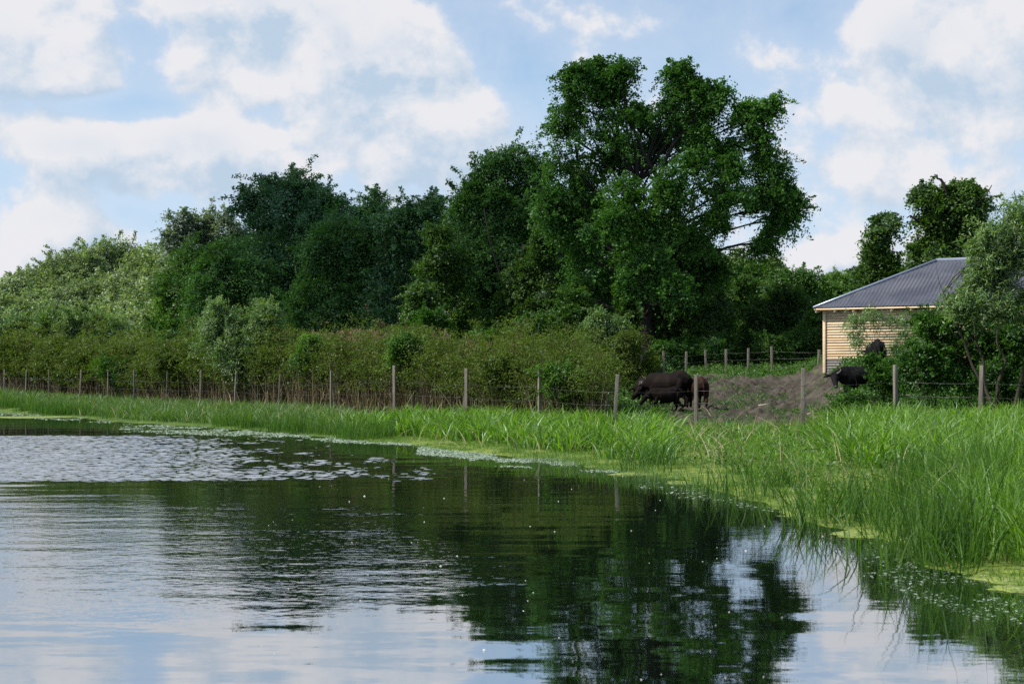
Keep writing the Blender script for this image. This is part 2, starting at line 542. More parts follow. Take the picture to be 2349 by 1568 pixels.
def build_water():
    m, N = mat_new('water')
    geo = N.n('ShaderNodeNewGeometry')
    P = geo.outputs['Position']
    fine = N.noise(N.vmath('MULTIPLY', P, (.8, 1.8, 1)), 4.5, 2, .5)
    b = N.n('ShaderNodeBump'); b.inputs['Strength'].default_value = 1.0; b.inputs['Distance'].default_value = 1.0
    am = N.n('ShaderNodeAttribute', attribute_name='mid')
    rip = N.noise(N.vmath('MULTIPLY', P, (.75, 1.0, 1)), 8.5, 2, .5)
    hgt = N.math('MULTIPLY', N.math('MULTIPLY', rip.outputs[0], .0045), am.outputs['Fac'])
    N.put(b.inputs['Height'], N.math('MULTIPLY_ADD', fine.outputs[0], .0006, hgt))
    fr = N.n('ShaderNodeFresnel'); fr.inputs[0].default_value = 22.0
    df = N.n('ShaderNodeBsdfDiffuse'); df.inputs[0].default_value = (.004, .007, .004, 1)
    gl = N.n('ShaderNodeBsdfGlossy'); gl.inputs['Roughness'].default_value = .02
    gl.inputs[0].default_value = (.96, .98, 1.0, 1)
    N.put(gl.inputs['Normal'], b.outputs[0])
    mx = N.n('ShaderNodeMixShader'); N.put(mx.inputs[0], fr.outputs[0])
    N.put(mx.inputs[1], df.outputs[0]); N.put(mx.inputs[2], gl.outputs[0])
    mat_out(N, mx.outputs[0])
    th = np.radians(np.linspace(-27, 27, 900))
    r = np.concatenate([np.linspace(5.5, 24, 420)[:-1], np.linspace(24, 47, 760)[:-1], np.linspace(47, 90, 160)])
    T, Rr = np.meshgrid(th, r)
    X, Y = Rr * np.sin(T), Rr * np.cos(T)
    patch, mid = wave_amp(X, Y)
    shore = smoothstep(-shore_dist(X, Y), .5, 4)
    w1 = fbm(X * 2.2 + 3, Y * 4.6 + 5, 2) - .5
    w2 = fbm(X * 5.2 + 13, Y * 6.6 + 1, 2) - .5
    w3 = fbm(X * .35 + 9, Y * 1.35 + 2, 2) - .5
    Z = w2 * .040 * patch + w1 * .0035 * mid + w3 * .009 * shore * (1 - patch) + (fbm(X * .8, Y * 3.0, 2) - .5) * .003 * shore
    fade = smoothstep(np.abs(np.degrees(T)), 27, 26) * smoothstep(Rr, 5.5, 6.5) * smoothstep(Rr, 90, 85)
    Z = Z * fade
    nr, nt = X.shape
    V = np.stack([X, Y, Z], -1).reshape(-1, 3)
    i = np.arange(nr - 1)[:, None] * nt; j = np.arange(nt - 1)[None, :]
    F = np.stack([i + j, i + nt + j, i + nt + j + 1, i + j + 1], -1).reshape(-1, 4)[:, ::-1]
    # the calm remainder of the pond, joined to the rippled part along its border
    ring = np.concatenate([np.arange(nt), np.arange(1, nr) * nt + nt - 1, (nr - 1) * nt + np.arange(nt - 2, -1, -1), np.arange(nr - 2, 0, -1) * nt])
    bp = V[ring]
    c = np.array([0, 45.0])
    far = bp.copy(); dvec = bp[:, :2] - c; far[:, :2] = c + dvec / np.linalg.norm(dvec, axis=1)[:, None] * 330; far[:, 2] = 0
    n0 = len(V); k = len(ring)
    V = np.vstack([V, far])
    q = np.arange(k); q2 = (q + 1) % k
    F2 = np.stack([ring[q], n0 + q, n0 + q2, ring[q2]], -1)
    o = new_mesh('water', V, [F, F2], m, smooth=True)
    at = o.data.attributes.new('mid', 'FLOAT', 'POINT')
    at.data.foreach_set('value', np.concatenate([(mid * fade).ravel(), np.zeros(k)]).astype(np.float32))
    tag(o, kind='structure')


build_water()

# line of the front fence

FENCE = [(-70, 80), (10, 77), (60, 75.5), (113, 74), (185, 72), (248, 70), (308, 68), (382, 66), (460, 64), (540, 61.5), (640, 59), (760, 55.5), (905, 51.5), (1070, 47.5), (1238, 44),
         (1412, 40.5), (1597, 41.5), (1842, 41), (2055, 42), (2250, 40), (2470, 39)]
FTOP = [848, 848, 848, 848, 848, 848, 848, 849, 849, 851, 858, 850, 838, 845, 848, 859, 860, 845, 836, 838, 840]
FXY = np.array([PX(u, 845, d)[:2] for u, d in FENCE])


def fence_y(u):
    return np.interp(u, [q[0] for q in FENCE], [q[1] for q in FENCE])


# ------------------------------------------------------------------ leaves, trees, bushes


def unit(v):
    return v / (np.linalg.norm(v, axis=-1, keepdims=True) + 1e-9)


def leaf_faces(P, Nn, L, Wd, droop=0.0, fold=.15, g=rng):
    """one rhombic leaf per point; returns verts (4N,3) and quads"""
    n = len(P)
    r = g.normal(0, 1, (n, 3)); r[:, 2] -= droop
    T = unit(r - (r * Nn).sum(1)[:, None] * Nn)
    if droop:
        T = unit(T + np.array([0, 0, -droop * .5]))
    B = np.cross(Nn, T)
    L = np.broadcast_to(L, (n,))[:, None]; Wd = np.broadcast_to(Wd, (n,))[:, None]
    v = np.empty((n, 4, 3))
    v[:, 0] = P
    v[:, 1] = P + T * L * .45 + B * Wd * .5 + Nn * Wd * fold
    v[:, 2] = P + T * L - Nn * L * .08
    v[:, 3] = P + T * L * .45 - B * Wd * .5 + Nn * Wd * fold
    return v.reshape(-1, 3), np.arange(4 * n).reshape(-1, 4)


def split_lobes(lobes, n, g):
    out = []
    for c, r in lobes:
        r = np.asarray(r, float)
        d = unit(g.normal(0, 1, (n, 3)) * [1, 1, .9])
        for k in range(n):
            f = g.uniform(.35, .95)
            q = g.uniform(.24, .58)
            out.append((c + d[k] * r * f, r * q * np.array([g.uniform(.85, 1.2), 1.0, g.uniform(.7, 1.05)])))
        out.append((c, r * .45))
    return out


def crown_points(lobes, clump, per, dens, flat=.5, fill=.35, twiggy=.18, g=rng, sprays=0.0, lift=.35, sag=.25):
    """lobes: (centre, radii). Returns leaf points, normals, tint and the clump centres."""
    pts, nor, tin, cen, cl = [], [], [], [], []
    for c, r in lobes:
        r = np.asarray(r, float)
        area = 4 * np.pi * ((r[0] * r[1]) ** 1.6 / 3 + (r[0] * r[2]) ** 1.6 / 3 + (r[1] * r[2]) ** 1.6 / 3) ** (1 / 1.6)
        k = max(3, int(dens * area / clump ** 2 + .5))
        d = unit(g.normal(0, 1, (k, 3)))
        rad = 1 + g.normal(0, .10, k) - np.abs(g.normal(0, fill, k))
        rad = np.where(rad < .15, g.random(k) * .8 + .2, rad)
        out = g.random(k) < twiggy
        rad = np.where(out, 1.0 + g.random(k) * .13, rad)
        # lumpy outline
        ph = g.random(3) * 9
        lump = 1 + .16 * np.sin(d[:, 0] * 5 + ph[0]) * np.sin(d[:, 1] * 4 + ph[1] + d[:, 2] * 4.3) + .08 * np.sin(d[:, 2] * 9 + ph[2])
        q = c + d * r * (rad * lump)[:, None]
        sz = clump * (.60 + .95 * g.random(k) ** 1.5) * np.where(out, .6, 1)
        ax = unit(d * np.array([.6, .6, .6]) + np.array([0, 0, .75]) + g.normal(0, .35, (k, 3)))
        n = np.maximum(5, (per * 4.2 * (sz / clump) ** 1.6).astype(int))
        idx = np.repeat(np.arange(k), n)
        o = g.normal(0, .5, (len(idx), 3))
        o -= (o * ax[idx]).sum(1)[:, None] * ax[idx] * (1 - flat)
        p = q[idx] + o * sz[idx][:, None]
        # leaves hang over a dome: droop with distance from the clump axis
        p[:, 2] -= (o ** 2).sum(1) * sz[idx] * .35
        nn = unit(ax[idx] + g.normal(0, .40, (len(idx), 3)))
        ct = g.random(k)
        pts.append(p); nor.append(nn); tin.append(np.clip(ct[idx] * .75 + g.random(len(idx)) * .45 - .1, 0, 1))
        ns = int(k * sprays + g.random())
        if ns:
            ds = unit(g.normal(0, 1, (ns, 3)) + [0, 0, .25])
            q0 = c + ds * r * g.uniform(.7, 1.0, (ns, 1))
            dv = unit(ds + g.normal(0, .45, (ns, 3)) + [0, 0, lift])
            ln = clump * g.uniform(.6, 2.1, ns)
            mm = max(6, int(per * 1.5))
            i2 = np.repeat(np.arange(ns), mm)
            tt = g.random(len(i2)) ** .8
            p2 = q0[i2] + dv[i2] * (ln[i2] * tt)[:, None] + g.normal(0, 1, (len(i2), 3)) * (clump * .15 * (1.1 - tt * .85))[:, None]
            p2[:, 2] -= sag * tt ** 2 * ln[i2]
            pts.append(p2); nor.append(unit(g.normal(0, .6, (len(i2), 3)) + [0, 0, .7])); tin.append(np.clip(g.random(ns)[i2] * .5 + g.random(len(i2)) * .5, 0, 1))
        cen.append(q); cl.append(np.full(k, len(cl)))
    return np.concatenate(pts), np.concatenate(nor), np.concatenate(tin), np.concatenate(cen), np.concatenate(cl)


def world_lobes(lobes, d, ry=.9):
    out = []
    for q in lobes:
        u, v, ru, rv = q[:4]
        dd = d + (q[4] if len(q) > 4 else 0.0)
        c = PX(u, v, dd); rx, rz = ru * dd / FOC, rv * dd / FOC
        out.append((c, (rx, ry * (rx * rz) ** .5 if rx < rz else ry * rx * .85, rz)))
    return out


def make_tree(name, label, cat, u, d, lobes, mat, leaf=.16, clump=.8, per=30, dens=1.0, trunk=.25, group=None, ry=.9, droop=0.0,
              aspect=.62, limbs=True, stems=1, fill=.33, twiggy=.18, flat=.5, bark='bark', seed=None, extra=None, twigs=7, skirt=0, split=6, sprays=1.1, lift=.35, sag=.25, chunk=.82, thin=1.0):
    g = np.random.default_rng(seed if seed is not None else abs(hash((round(u), round(d * 10)))) % 100000)
    bx = (u - CX) / FOC * d
    base = np.array([bx, d, ground1(bx, d) - .05])
    t = thing(name, label, cat, base, group)
    if skirt:
        low = sorted(lobes, key=lambda q: -q[1])[:max(3, len(lobes) // 3)]
        lobes = list(lobes)
        for q in low:
            vv = q[1] + q[3] * 1.1
            while vv < skirt:
                lobes.append((q[0] + g.uniform(-15, 15), vv, q[2] * g.uniform(.8, 1.1), 46, (q[4] if len(q) > 4 else 0) + g.uniform(-2, 1)))
                vv += 50
    wl = [(c - base, r) for c, r in world_lobes(lobes, d, ry)]
    P, Nn, tin, cen, cl = crown_points(split_lobes(wl, split, g) if split else wl, clump * chunk, per * (chunk / .82) ** 1.5, dens * .55 * thin, flat, fill * 1.25, twiggy, g, sprays, lift, sag)
    cl = cl // (split + 1)
    keep = P[:, 2] > .05
    P, Nn, tin = P[keep], Nn[keep], tin[keep]
    L = leaf * .74 * (.65 + .7 * g.random(len(P)))
    v, f = leaf_faces(P, Nn, L, L * aspect, droop, g=g)
    new_mesh('crown', v, [f], M[mat], t, np.repeat(tin, 4))
    T = Tubes()
    order = sorted(range(len(wl)), key=lambda k: wl[k][0][2])
    top = max(wl, key=lambda q: q[0][2])[0]
    cx = np.mean([q[0] for q in wl], 0)
    for sidx in range(stems):
        off = g.normal(0, .18 * (stems > 1), 3); off[2] = 0
        tp = np.array([cx[0] * .6 + top[0] * .4, cx[1], top[2] * .80]) + off * 4
        stem = bend(off, tp, 9, 0, .03 * top[2] ** .5, g)
        T.add(stem, np.linspace(1, .06, 9) ** 1.2 * trunk / stems ** .5 * (1 + np.array([.35, .1] + [0] * 7)), 9)
        if limbs and sidx == 0:
            for k in order:
                c, r = wl[k]
                zt = np.clip((c[2] - r[2] * .9) / max(top[2], .1), .12, .8)
                st = np.array([np.interp(zt * .80 * top[2], stem[:, 2], stem[:, a]) for a in range(3)])
                b0 = trunk * (1 - zt * .75) * .30
                lp = bend(st, c, 6, .05 * np.linalg.norm(c - st), .05 * r[0], g)
                T.add(lp, np.linspace(b0, b0 * .35, 6), 6)
                sel = cen[cl == k]
                for q in sel[g.permutation(len(sel))[:twigs]]:
                    T.add(bend(lp[3 + g.integers(0, 3)], q, 4, .08, .08, g), np.linspace(b0 * .3, .012, 4), 4)
    if extra:
        for pts, r0 in extra:
            pts = np.array([PX(*q) for q in pts]) - base
            T.add(pts, np.linspace(r0, r0 * .4, len(pts)), 6)
    T.build('trunk', M[bark], t)
    return t


def build_trees():
    # --- the tall tree that overtops the others
    big = [(1322, 172, 32, 24, 0), (1362, 165, 36, 26, 1), (1592, 205, 34, 26, 0), (1640, 218, 26, 30, 0), (1765, 255, 40, 30, 0), (1330, 235, 62, 70, 0), (1300, 300, 62, 80, 1), (1425, 165, 45, 36, 0), (1400, 215, 60, 60, 1), (1395, 300, 70, 80, 0), (1300, 390, 70, 70, 1),
           (1565, 180, 34, 40, 0), (1535, 245, 45, 60, 0), (1615, 240, 32, 60, 1), (1600, 315, 40, 36, 0), (1520, 330, 50, 50, 2), (1450, 360, 60, 50, 2),
           (1715, 262, 48, 50, 0), (1740, 320, 52, 60, 0), (1765, 375, 58, 48, 0), (1785, 440, 40, 50, 0), (1785, 505, 36, 36, 0), (1760, 555, 34, 30, 0),
           (1680, 390, 44, 40, -2), (1600, 385, 56, 50, -2), (1530, 425, 60, 50, -3), (1430, 440, 70, 56, -2), (1650, 450, 70, 46, -2), (1745, 450, 40, 40, 0),
           (1400, 500, 62, 46, -3), (1480, 520, 60, 50, -2), (1560, 500, 62, 62, -2), (1600, 540, 40, 40, -1), (1640, 500, 30, 34, 0),
           (1260, 470, 56, 62, 1), (1300, 520, 60, 62, 1), (1340, 590, 60, 70, 2), (1400, 640, 46, 80, 3), (1560, 600, 70, 50, 2), (1440, 570, 55, 45, 0),
           (1360, 440, 60, 66, 2), (1380, 370, 66, 70, 2), (1600, 640, 60, 60, 3), (1330, 680, 50, 60, 3), (1470, 270, 36, 44, 2), (1575, 290, 36, 40, 2), (1660, 350, 34, 34, 0),  (1420, 700, 50, 60, 4), (1560, 690, 60, 50, 4), (1640, 600, 40, 50, 2), (1460, 640, 40, 46, -3), (1530, 655, 46, 40, -3), (1500, 600, 44, 40, -3), (1810, 470, 40, 36, 0)]
    make_tree('tall_tree', 'tallest dark green tree with spreading limbs and sky showing through its crown', 'tree', 1495, 76, [(q[0], q[1], q[2] * .88, q[3] * .86, *q[4:]) for q in big], 'big_leaf', .20, .70, 26, .43, .50,
              seed=11, twigs=12, twiggy=.22, flat=.4, ry=.55, fill=.45, sprays=2.4, lift=.25, sag=.5, chunk=.9, thin=.62,
              extra=[([(1495, 620, 76), (1500, 480, 75.5), (1520, 380, 76), (1545, 330, 76), (1600, 270, 76)], .20),
                     ([(1515, 420, 76), (1480, 360, 76), (1455, 300, 76), (1420, 240, 76)], .14),
                     ([(1500, 560, 76), (1600, 510, 76), (1690, 465, 76), (1780, 430, 76)], .13),
                     ([(1480, 640, 76), (1390, 560, 77), (1340, 470, 77), (1320, 330, 77)], .2)])
    # --- wood behind the thicket, from left to right
    K = dict(group='trees of the wood behind the thicket', skirt=800, chunk=1.15, thin=.95, flat=.36)
    make_tree('maple_tree', 'broad dark maple with the highest rounded crown of the left wood', 'tree', 680, 112,
              [(640, 440, 62, 45, 2), (700, 425, 70, 42, 1), (755, 465, 45, 50, 2), (600, 500, 50, 60, 2), (680, 500, 90, 70, 0), (750, 540, 60, 70, 1), (620, 580, 70, 70, -1), (700, 620, 90, 80, 1), (575, 470, 28, 36, 3), (640, 690, 80, 80, 2), (740, 690, 60, 70, 3)],
              'blue_leaf', .27, 1.05, 34, .95, .5, seed=21, **K)
    make_tree('poplar_tree', 'pale loose poplar at the far left end of its group against the sky', 'tree', 410, 140,
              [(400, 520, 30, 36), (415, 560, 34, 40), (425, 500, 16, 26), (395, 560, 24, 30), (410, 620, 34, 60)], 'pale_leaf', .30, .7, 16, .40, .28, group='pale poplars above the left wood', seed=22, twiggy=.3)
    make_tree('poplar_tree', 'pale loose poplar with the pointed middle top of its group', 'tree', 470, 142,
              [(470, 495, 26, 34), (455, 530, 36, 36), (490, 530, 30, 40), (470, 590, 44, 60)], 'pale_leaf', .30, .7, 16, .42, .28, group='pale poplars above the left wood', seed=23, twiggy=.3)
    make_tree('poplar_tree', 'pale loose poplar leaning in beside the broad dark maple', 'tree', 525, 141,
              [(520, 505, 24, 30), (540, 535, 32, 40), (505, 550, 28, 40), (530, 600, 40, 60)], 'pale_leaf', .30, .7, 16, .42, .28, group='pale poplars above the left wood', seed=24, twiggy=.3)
    make_tree('ash_tree', 'light green low tree at the left shoulder of the dark wood', 'tree', 430, 118,
              [(440, 590, 40, 40, 0), (400, 650, 40, 60), (450, 660, 56, 60), (420, 720, 60, 60)], 'bush_leaf', .26, .95, 30, .95, .35, seed=25, **K)
    make_tree('dark_tree', 'dark rounded tree standing in front of the broad maple, above the lone willow bush', 'tree', 520, 108,
              [(510, 600, 60, 60), (560, 640, 62, 62), (470, 660, 56, 60), (520, 710, 90, 66), (600, 700, 60, 70)], 'dark_leaf', .25, .95, 34, 1.0, .4, seed=26, **K)
    make_tree('dark_tree', 'small round treetop peeping out between the maple and the ash crowns', 'tree', 845, 128,
              [(845, 475, 42, 34), (825, 500, 40, 34), (860, 520, 50, 50), (840, 580, 60, 70)], 'blue_leaf', .27, 1.0, 30, .9, .35, seed=27, twiggy=.25, **K)
    make_tree('leafy_tree', 'mid green tree with a domed crown below the small round treetop', 'tree', 800, 100,
              [(790, 540, 62, 46), (840, 540, 50, 44), (740, 580, 50, 44), (770, 630, 70, 60), (720, 680, 60, 66), (780, 720, 80, 66), (860, 600, 40, 60)], 'dark_leaf', .24, .9, 36, 1.0, .4, seed=28, **K)
    make_tree('ash_tree', 'dark ash tree with feathery open top left of the ivy clad trees', 'tree', 950, 98,
              [(980, 475, 44, 38), (930, 500, 44, 36), (960, 540, 72, 50), (900, 560, 30, 50), (920, 610, 70, 60), (980, 620, 60, 66), (880, 680, 60, 70), (940, 710, 80, 70)], 'blue_leaf', .24, .88, 34, .95, .4, seed=29, twiggy=.25, **K)
    make_tree('ash_tree', 'tall stepped tree touching the left side of the tallest tree', 'tree', 1150, 92,
              [(1160, 370, 46, 36), (1205, 390, 40, 40), (1110, 410, 40, 40), (1080, 450, 36, 40), (1150, 440, 80, 56), (1210, 470, 50, 70), (1100, 510, 72, 56), (1180, 540, 70, 66), (1130, 590, 70, 60), (1080, 580, 45, 60), (1200, 620, 60, 80), (1140, 680, 80, 80)],
              'dark_leaf', .23, .85, 34, .95, .5, seed=30, twiggy=.22, **K,
              extra=[([(1180, 720, 88), (1150, 640, 88), (1125, 560, 88), (1110, 480, 88)], .09), ([(1170, 720, 88), (1185, 640, 88), (1200, 560, 88)], .11)])
    make_tree('ivy_clad_tree', 'yellowish leaning trunk wrapped in creeper at the edge of the dark wood', 'tree', 1025, 84,
              [(1010, 545, 30, 34), (1000, 600, 34, 46), (1030, 620, 44, 50), (1040, 680, 44, 66), (1050, 740, 46, 60), (1020, 760, 50, 40)], 'ivy_leaf', .19, .62, 36, 1.05, .35, seed=31, fill=.2, group='creeper clad trunks')
    make_tree('ivy_clad_tree', 'low creeper mound with a bright left flank beside the leaning trunk', 'tree', 965, 80,
              [(965, 680, 34, 46), (955, 730, 34, 44), (985, 740, 36, 50), (965, 770, 46, 34)], 'ivy_leaf', .18, .6, 36, 1.05, .22, seed=32, fill=.2, group='creeper clad trunks')
    make_tree('ivy_clad_tree', 'dark creeper curtain hanging between the leaning trunk and the tallest tree', 'tree', 1230, 84,
              [(1240, 570, 50, 56), (1200, 660, 50, 70), (1260, 650, 50, 70), (1290, 720, 50, 66), (1215, 740, 50, 50), (1150, 740, 45, 50)], 'ivy_leaf', .18, .62, 34, 1.0, .3, seed=33, fill=.25, group='creeper clad trunks')
    # --- bushes under the trees
    B = dict(group='bushes along the foot of the wood')
    for lab, u, d, lb, mt, sd in [
        ('bright green bush left of the rounded feathery bush, under the tallest tree', 1330, 74, [(1320, 690, 40, 44), (1300, 740, 50, 44), (1350, 740, 45, 50), (1310, 780, 60, 36)], 'bush_leaf', 41),
        ('low bush below the dark creeper curtain', 1215, 72, [(1220, 755, 40, 40), (1190, 780, 46, 32), (1250, 785, 46, 32)], 'bush_leaf', 42),
        ('blue green upright bush directly behind the rounded feathery bush', 1380, 70, [(1375, 745, 26, 44), (1400, 770, 40, 40), (1365, 790, 40, 34)], 'willow_leaf', 43),
        ('spreading elder sapling with layered leaves behind the reed plumes', 985, 74, [(985, 730, 36, 26), (960, 760, 46, 30), (1010, 765, 36, 26)], 'elder_leaf', 44),
        ('low dark sapling leaning over a dark hollow in the wood edge', 1120, 72, [(1130, 775, 46, 20), (1095, 790, 40, 20)], 'elder_leaf', 45),
        ('large dark bush in the shade below the trunk of the tallest tree', 1480, 77, [(1450, 710, 50, 44), (1510, 720, 60, 46), (1580, 720, 62, 50), (1640, 730, 46, 50), (1480, 770, 70, 50), (1590, 780, 80, 44)], 'ivy_leaf', 46),
        ('sunlit yellow green bush crown at the right foot of the tallest tree', 1680, 84, [(1640, 680, 46, 40), (1700, 680, 50, 40), (1660, 740, 60, 50), (1730, 740, 50, 50)], 'bush_leaf', 47),
        ('bush with dark hollow at its middle, behind the fifth post of the back fence', 1790, 80, [(1790, 690, 56, 56), (1750, 740, 46, 50), (1820, 745, 50, 50), (1780, 790, 60, 40)], 'ivy_leaf', 48),
        ('light green bush leaning on the left corner of the shed', 1860, 75, [(1850, 770, 46, 36), (1880, 740, 26, 44), (1830, 800, 46, 30)], 'bush_leaf', 49),
        ('yellowish low bush in front of the back fence hedge', 1770, 74, [(1760, 785, 34, 30), (1790, 800, 40, 28)], 'bush_leaf', 50),
        ('small bush under the gap between the tallest tree and the hedge', 1560, 73, [(1560, 800, 60, 26), (1620, 805, 50, 26)], 'elder_leaf', 51),
    ]:
        make_tree('bush', lab, 'bush', u, d, lb, mt, .155, .5, 34, 1.1, .07, seed=sd, stems=3, fill=.25, bark='twig', **B)
    # --- hedge of trees right of the tallest tree
    Hh = dict(group='hedgerow trees right of the tallest tree', skirt=810)
    for lab, u, d, lb, mt, sd in [
        ('hedgerow tree with a twig sticking out of its top', 1830, 92, [(1830, 640, 46, 34), (1800, 660, 50, 40), (1860, 670, 46, 44), (1830, 720, 70, 60)], 'bush_leaf', 61),
        ('hedgerow tree with the low dome just beside the tallest tree', 1710, 95, [(1720, 640, 50, 36), (1680, 660, 46, 40), (1750, 670, 50, 46), (1710, 720, 70, 60)], 'bush_leaf', 62),
        ('hedgerow tree seen above the shed eave, lowest of the row', 1920, 98, [(1910, 660, 46, 30), (1950, 655, 40, 30), (1930, 700, 70, 50)], 'bush_leaf', 63),
        ('hedgerow tree sloping down behind the left roof tip', 1985, 100, [(1970, 650, 36, 30), (2010, 650, 36, 40), (1985, 700, 60, 50)], 'ivy_leaf', 64),
    ]:
        make_tree('hedgerow_tree', lab, 'tree', u, d, lb, mt, .22, .75, 30, 1.0, .2, seed=sd, twiggy=.25, **Hh)
    for lab, u, lb, sd in [
        ('pale hazy distant treetop under the hanging right branch of the tallest tree', 1700, [(1695, 600, 34, 24), (1720, 620, 40, 30), (1690, 660, 50, 40)], 65),
        ('pale hazy distant treetop, smaller one to the right of the hanging branch', 1760, [(1760, 610, 24, 18), (1770, 640, 40, 30)], 66),
        ('pale distant treetop low on the skyline between the hedge and the shed', 1935, [(1920, 640, 40, 16), (1965, 645, 40, 18), (1940, 680, 60, 40)], 67)]:
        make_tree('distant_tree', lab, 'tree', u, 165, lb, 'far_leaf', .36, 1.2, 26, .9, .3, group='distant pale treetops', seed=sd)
    # --- creeper towers behind the shed
    make_tree('ivy_tower', 'slim creeper covered tree at the left behind the shed roof', 'tree', 2035, 70,
              [(2036, 515, 28, 30), (2022, 560, 34, 46), (2036, 610, 40, 60), (2010, 620, 32, 46), (2030, 680, 56, 70)], 'ivy_leaf', .2, .6, 38, 1.6, .3, seed=71, sprays=.5, fill=.14, twiggy=.12, group='creeper covered trees behind the shed')
    make_tree('ivy_tower', 'massive flat topped creeper covered tree behind the shed ridge', 'tree', 2170, 68,
              [(2150, 450, 50, 40), (2215, 440, 48, 40), (2140, 500, 38, 50), (2185, 510, 66, 70), (2230, 520, 44, 70), (2128, 580, 36, 56), (2170, 600, 70, 70), (2230, 620, 50, 70), (2150, 690, 80, 60)],
              'ivy_leaf', .2, .6, 38, 1.6, .4, seed=72, sprays=.5, fill=.14, twiggy=.12, group='creeper covered trees behind the shed',
              extra=[([(2180, 470, 67.5), (2166, 425, 67.5), (2158, 412, 67.5), (2150, 410, 67.5), (2149, 401, 67.5)], .09), ([(2110, 510, 67), (2088, 495, 67), (2080, 500, 67)], .07),
                     ([(2240, 470, 67), (2262, 448, 67), (2275, 425, 67)], .05)])
    # --- willows and shrubs near the shed
    make_tree('willow_tree', 'silvery willow at the right edge in front of the shed', 'tree', 2310, 41,
              [(2330, 500, 70, 36), (2290, 540, 66, 40), (2282, 590, 52, 44), (2345, 580, 66, 60), (2255, 650, 50, 44), (2310, 650, 70, 60), (2195, 705, 34, 28), (2240, 710, 80, 44), (2330, 700, 60, 60), (2380, 540, 60, 80), (2390, 660, 60, 90)],
              'willow_leaf', .20, .42, 16, .62, .13, seed=81, split=5, sprays=2.4, lift=1.2, sag=.12, droop=.1, aspect=.24, stems=4, twiggy=.3, bark='twig', fill=.42)
    make_tree('willow_sapling', 'young willow standing before the shed wall between two buffalo', 'tree', 2030, 48,
              [(1962, 738, 32, 28), (2005, 730, 38, 26), (2070, 740, 40, 34), (1965, 785, 24, 28), (2062, 792, 26, 28), (2095, 785, 24, 34)], 'willow_leaf', .15, .34, 10, .36, .07, seed=82, split=3, sprays=1.8, lift=.8, sag=.5, droop=.8, aspect=.24, stems=4, twiggy=.3, bark='twig', fill=.45)
    S = dict(group='elder shrubs beside the shed')
    for lab, u, d, lb, mt, sd in [
        ('dark tall elder shrub in the deep shade below the silvery willow', 2230, 43, [(2180, 760, 60, 50), (2250, 770, 60, 56), (2320, 780, 60, 60), (2200, 820, 66, 44), (2290, 830, 70, 40), (2130, 740, 36, 44), (2380, 790, 50, 70)], 'elder_leaf', 83),
        ('bright elder shrub right behind the second post from the right edge', 2130, 42.5, [(2110, 800, 50, 40), (2150, 830, 50, 40), (2090, 850, 46, 34), (2160, 870, 50, 30)], 'elder_leaf', 84),
        ('small elder shrub hiding the shoulder of the black buffalo that looks out', 1995, 44.5, [(2004, 832, 26, 13), (2028, 842, 28, 18), (2058, 850, 34, 24), (2018, 872, 20, 14), (2062, 880, 28, 20)], 'elder_leaf', 85),
        ('thin weedy elder sprig in front of the buffalo chest', 1925, 42.5, [(1938, 912, 20, 14), (1922, 935, 24, 18), (1972, 908, 18, 12)], 'elder_leaf', 86),
        ('low elder shrub in front of the rightmost fence post gap', 2290, 42.5, [(2280, 850, 46, 26), (2330, 860, 46, 30), (2240, 880, 46, 26), (2340, 900, 46, 30)], 'elder_leaf', 87)]:
        make_tree('elder_shrub', lab, 'shrub', u, d, lb, mt, .12, .36, 30, {85: .55, 86: .35}.get(sd, 1.0), .045, seed=sd, stems=6, fill=.35, bark='twig', aspect=.5, split=0 if sd == 86 else (3 if sd == 85 else 6), **S)
    # --- bushes in the thicket
    make_tree('willow_bush', 'lone light green willow bush rising out of the thicket', 'bush', 548, 62.6,
              [(495, 740, 42, 40), (545, 745, 44, 34), (600, 745, 42, 40), (480, 790, 40, 36), (545, 795, 60, 44), (610, 795, 40, 44), (540, 840, 62, 34), (500, 715, 20, 22), (610, 720, 18, 20)],
              'willow_leaf', .17, .45, 24, .75, .09, seed=91, sprays=1.8, lift=1.3, sag=0, droop=-.5, aspect=.3, stems=5, twiggy=.25, bark='twig')
    make_tree('feathery_bush', 'rounded feathery bush at the right end of the thicket beside the cattle', 'bush', 1440, 58.5,
              [(1450, 800, 50, 34), (1400, 825, 46, 34), (1480, 838, 36, 30), (1420, 858, 56, 26)], 'thicket_leaf', .13, .42, 34, 1.1, .07, seed=92, stems=4, bark='twig', aspect=.35)
    for k, (lab, u, dd, lb, mt) in enumerate([
        ('feathery light green sapling standing above the thicket right of the lone willow bush', 715, 1.6, [(712, 790, 30, 22), (728, 812, 34, 24), (700, 828, 34, 26)], 'bush_leaf'),
        ('pale green herb clump at the thicket top under the reed plumes', 935, 1.6, [(930, 790, 40, 20), (960, 800, 36, 20), (915, 818, 36, 24)], 'bush_leaf'),
        ('olive herb clump midway along the thicket, low by the fence', 1150, 1.0, [(1135, 838, 36, 20), (1170, 845, 36, 20), (1150, 868, 40, 20)], 'thicket_leaf'),
        ('bright green clump at the thicket foot near its right end', 1290, .9, [(1270, 858, 36, 18), (1310, 862, 36, 18), (1290, 880, 44, 18)], 'bush_leaf'),
        ('small green elder clump in the left part of the thicket', 265, 1.0, [(250, 835, 28, 18), (280, 840, 28, 18), (262, 858, 34, 18)], 'elder_leaf'),
        ('olive briar mound in the thicket left of the lone willow bush', 400, 1.2, [(385, 820, 36, 22), (420, 828, 34, 22), (400, 850, 44, 22)], 'thicket_leaf')]):
        make_tree('thicket_shrub', lab, 'shrub', u, float(fence_y(u)) + dd, lb, mt, .14, .4, 22, .45, .05, seed=120 + k, stems=3, bark='twig', aspect=.45, group='shrubs standing in the thicket')
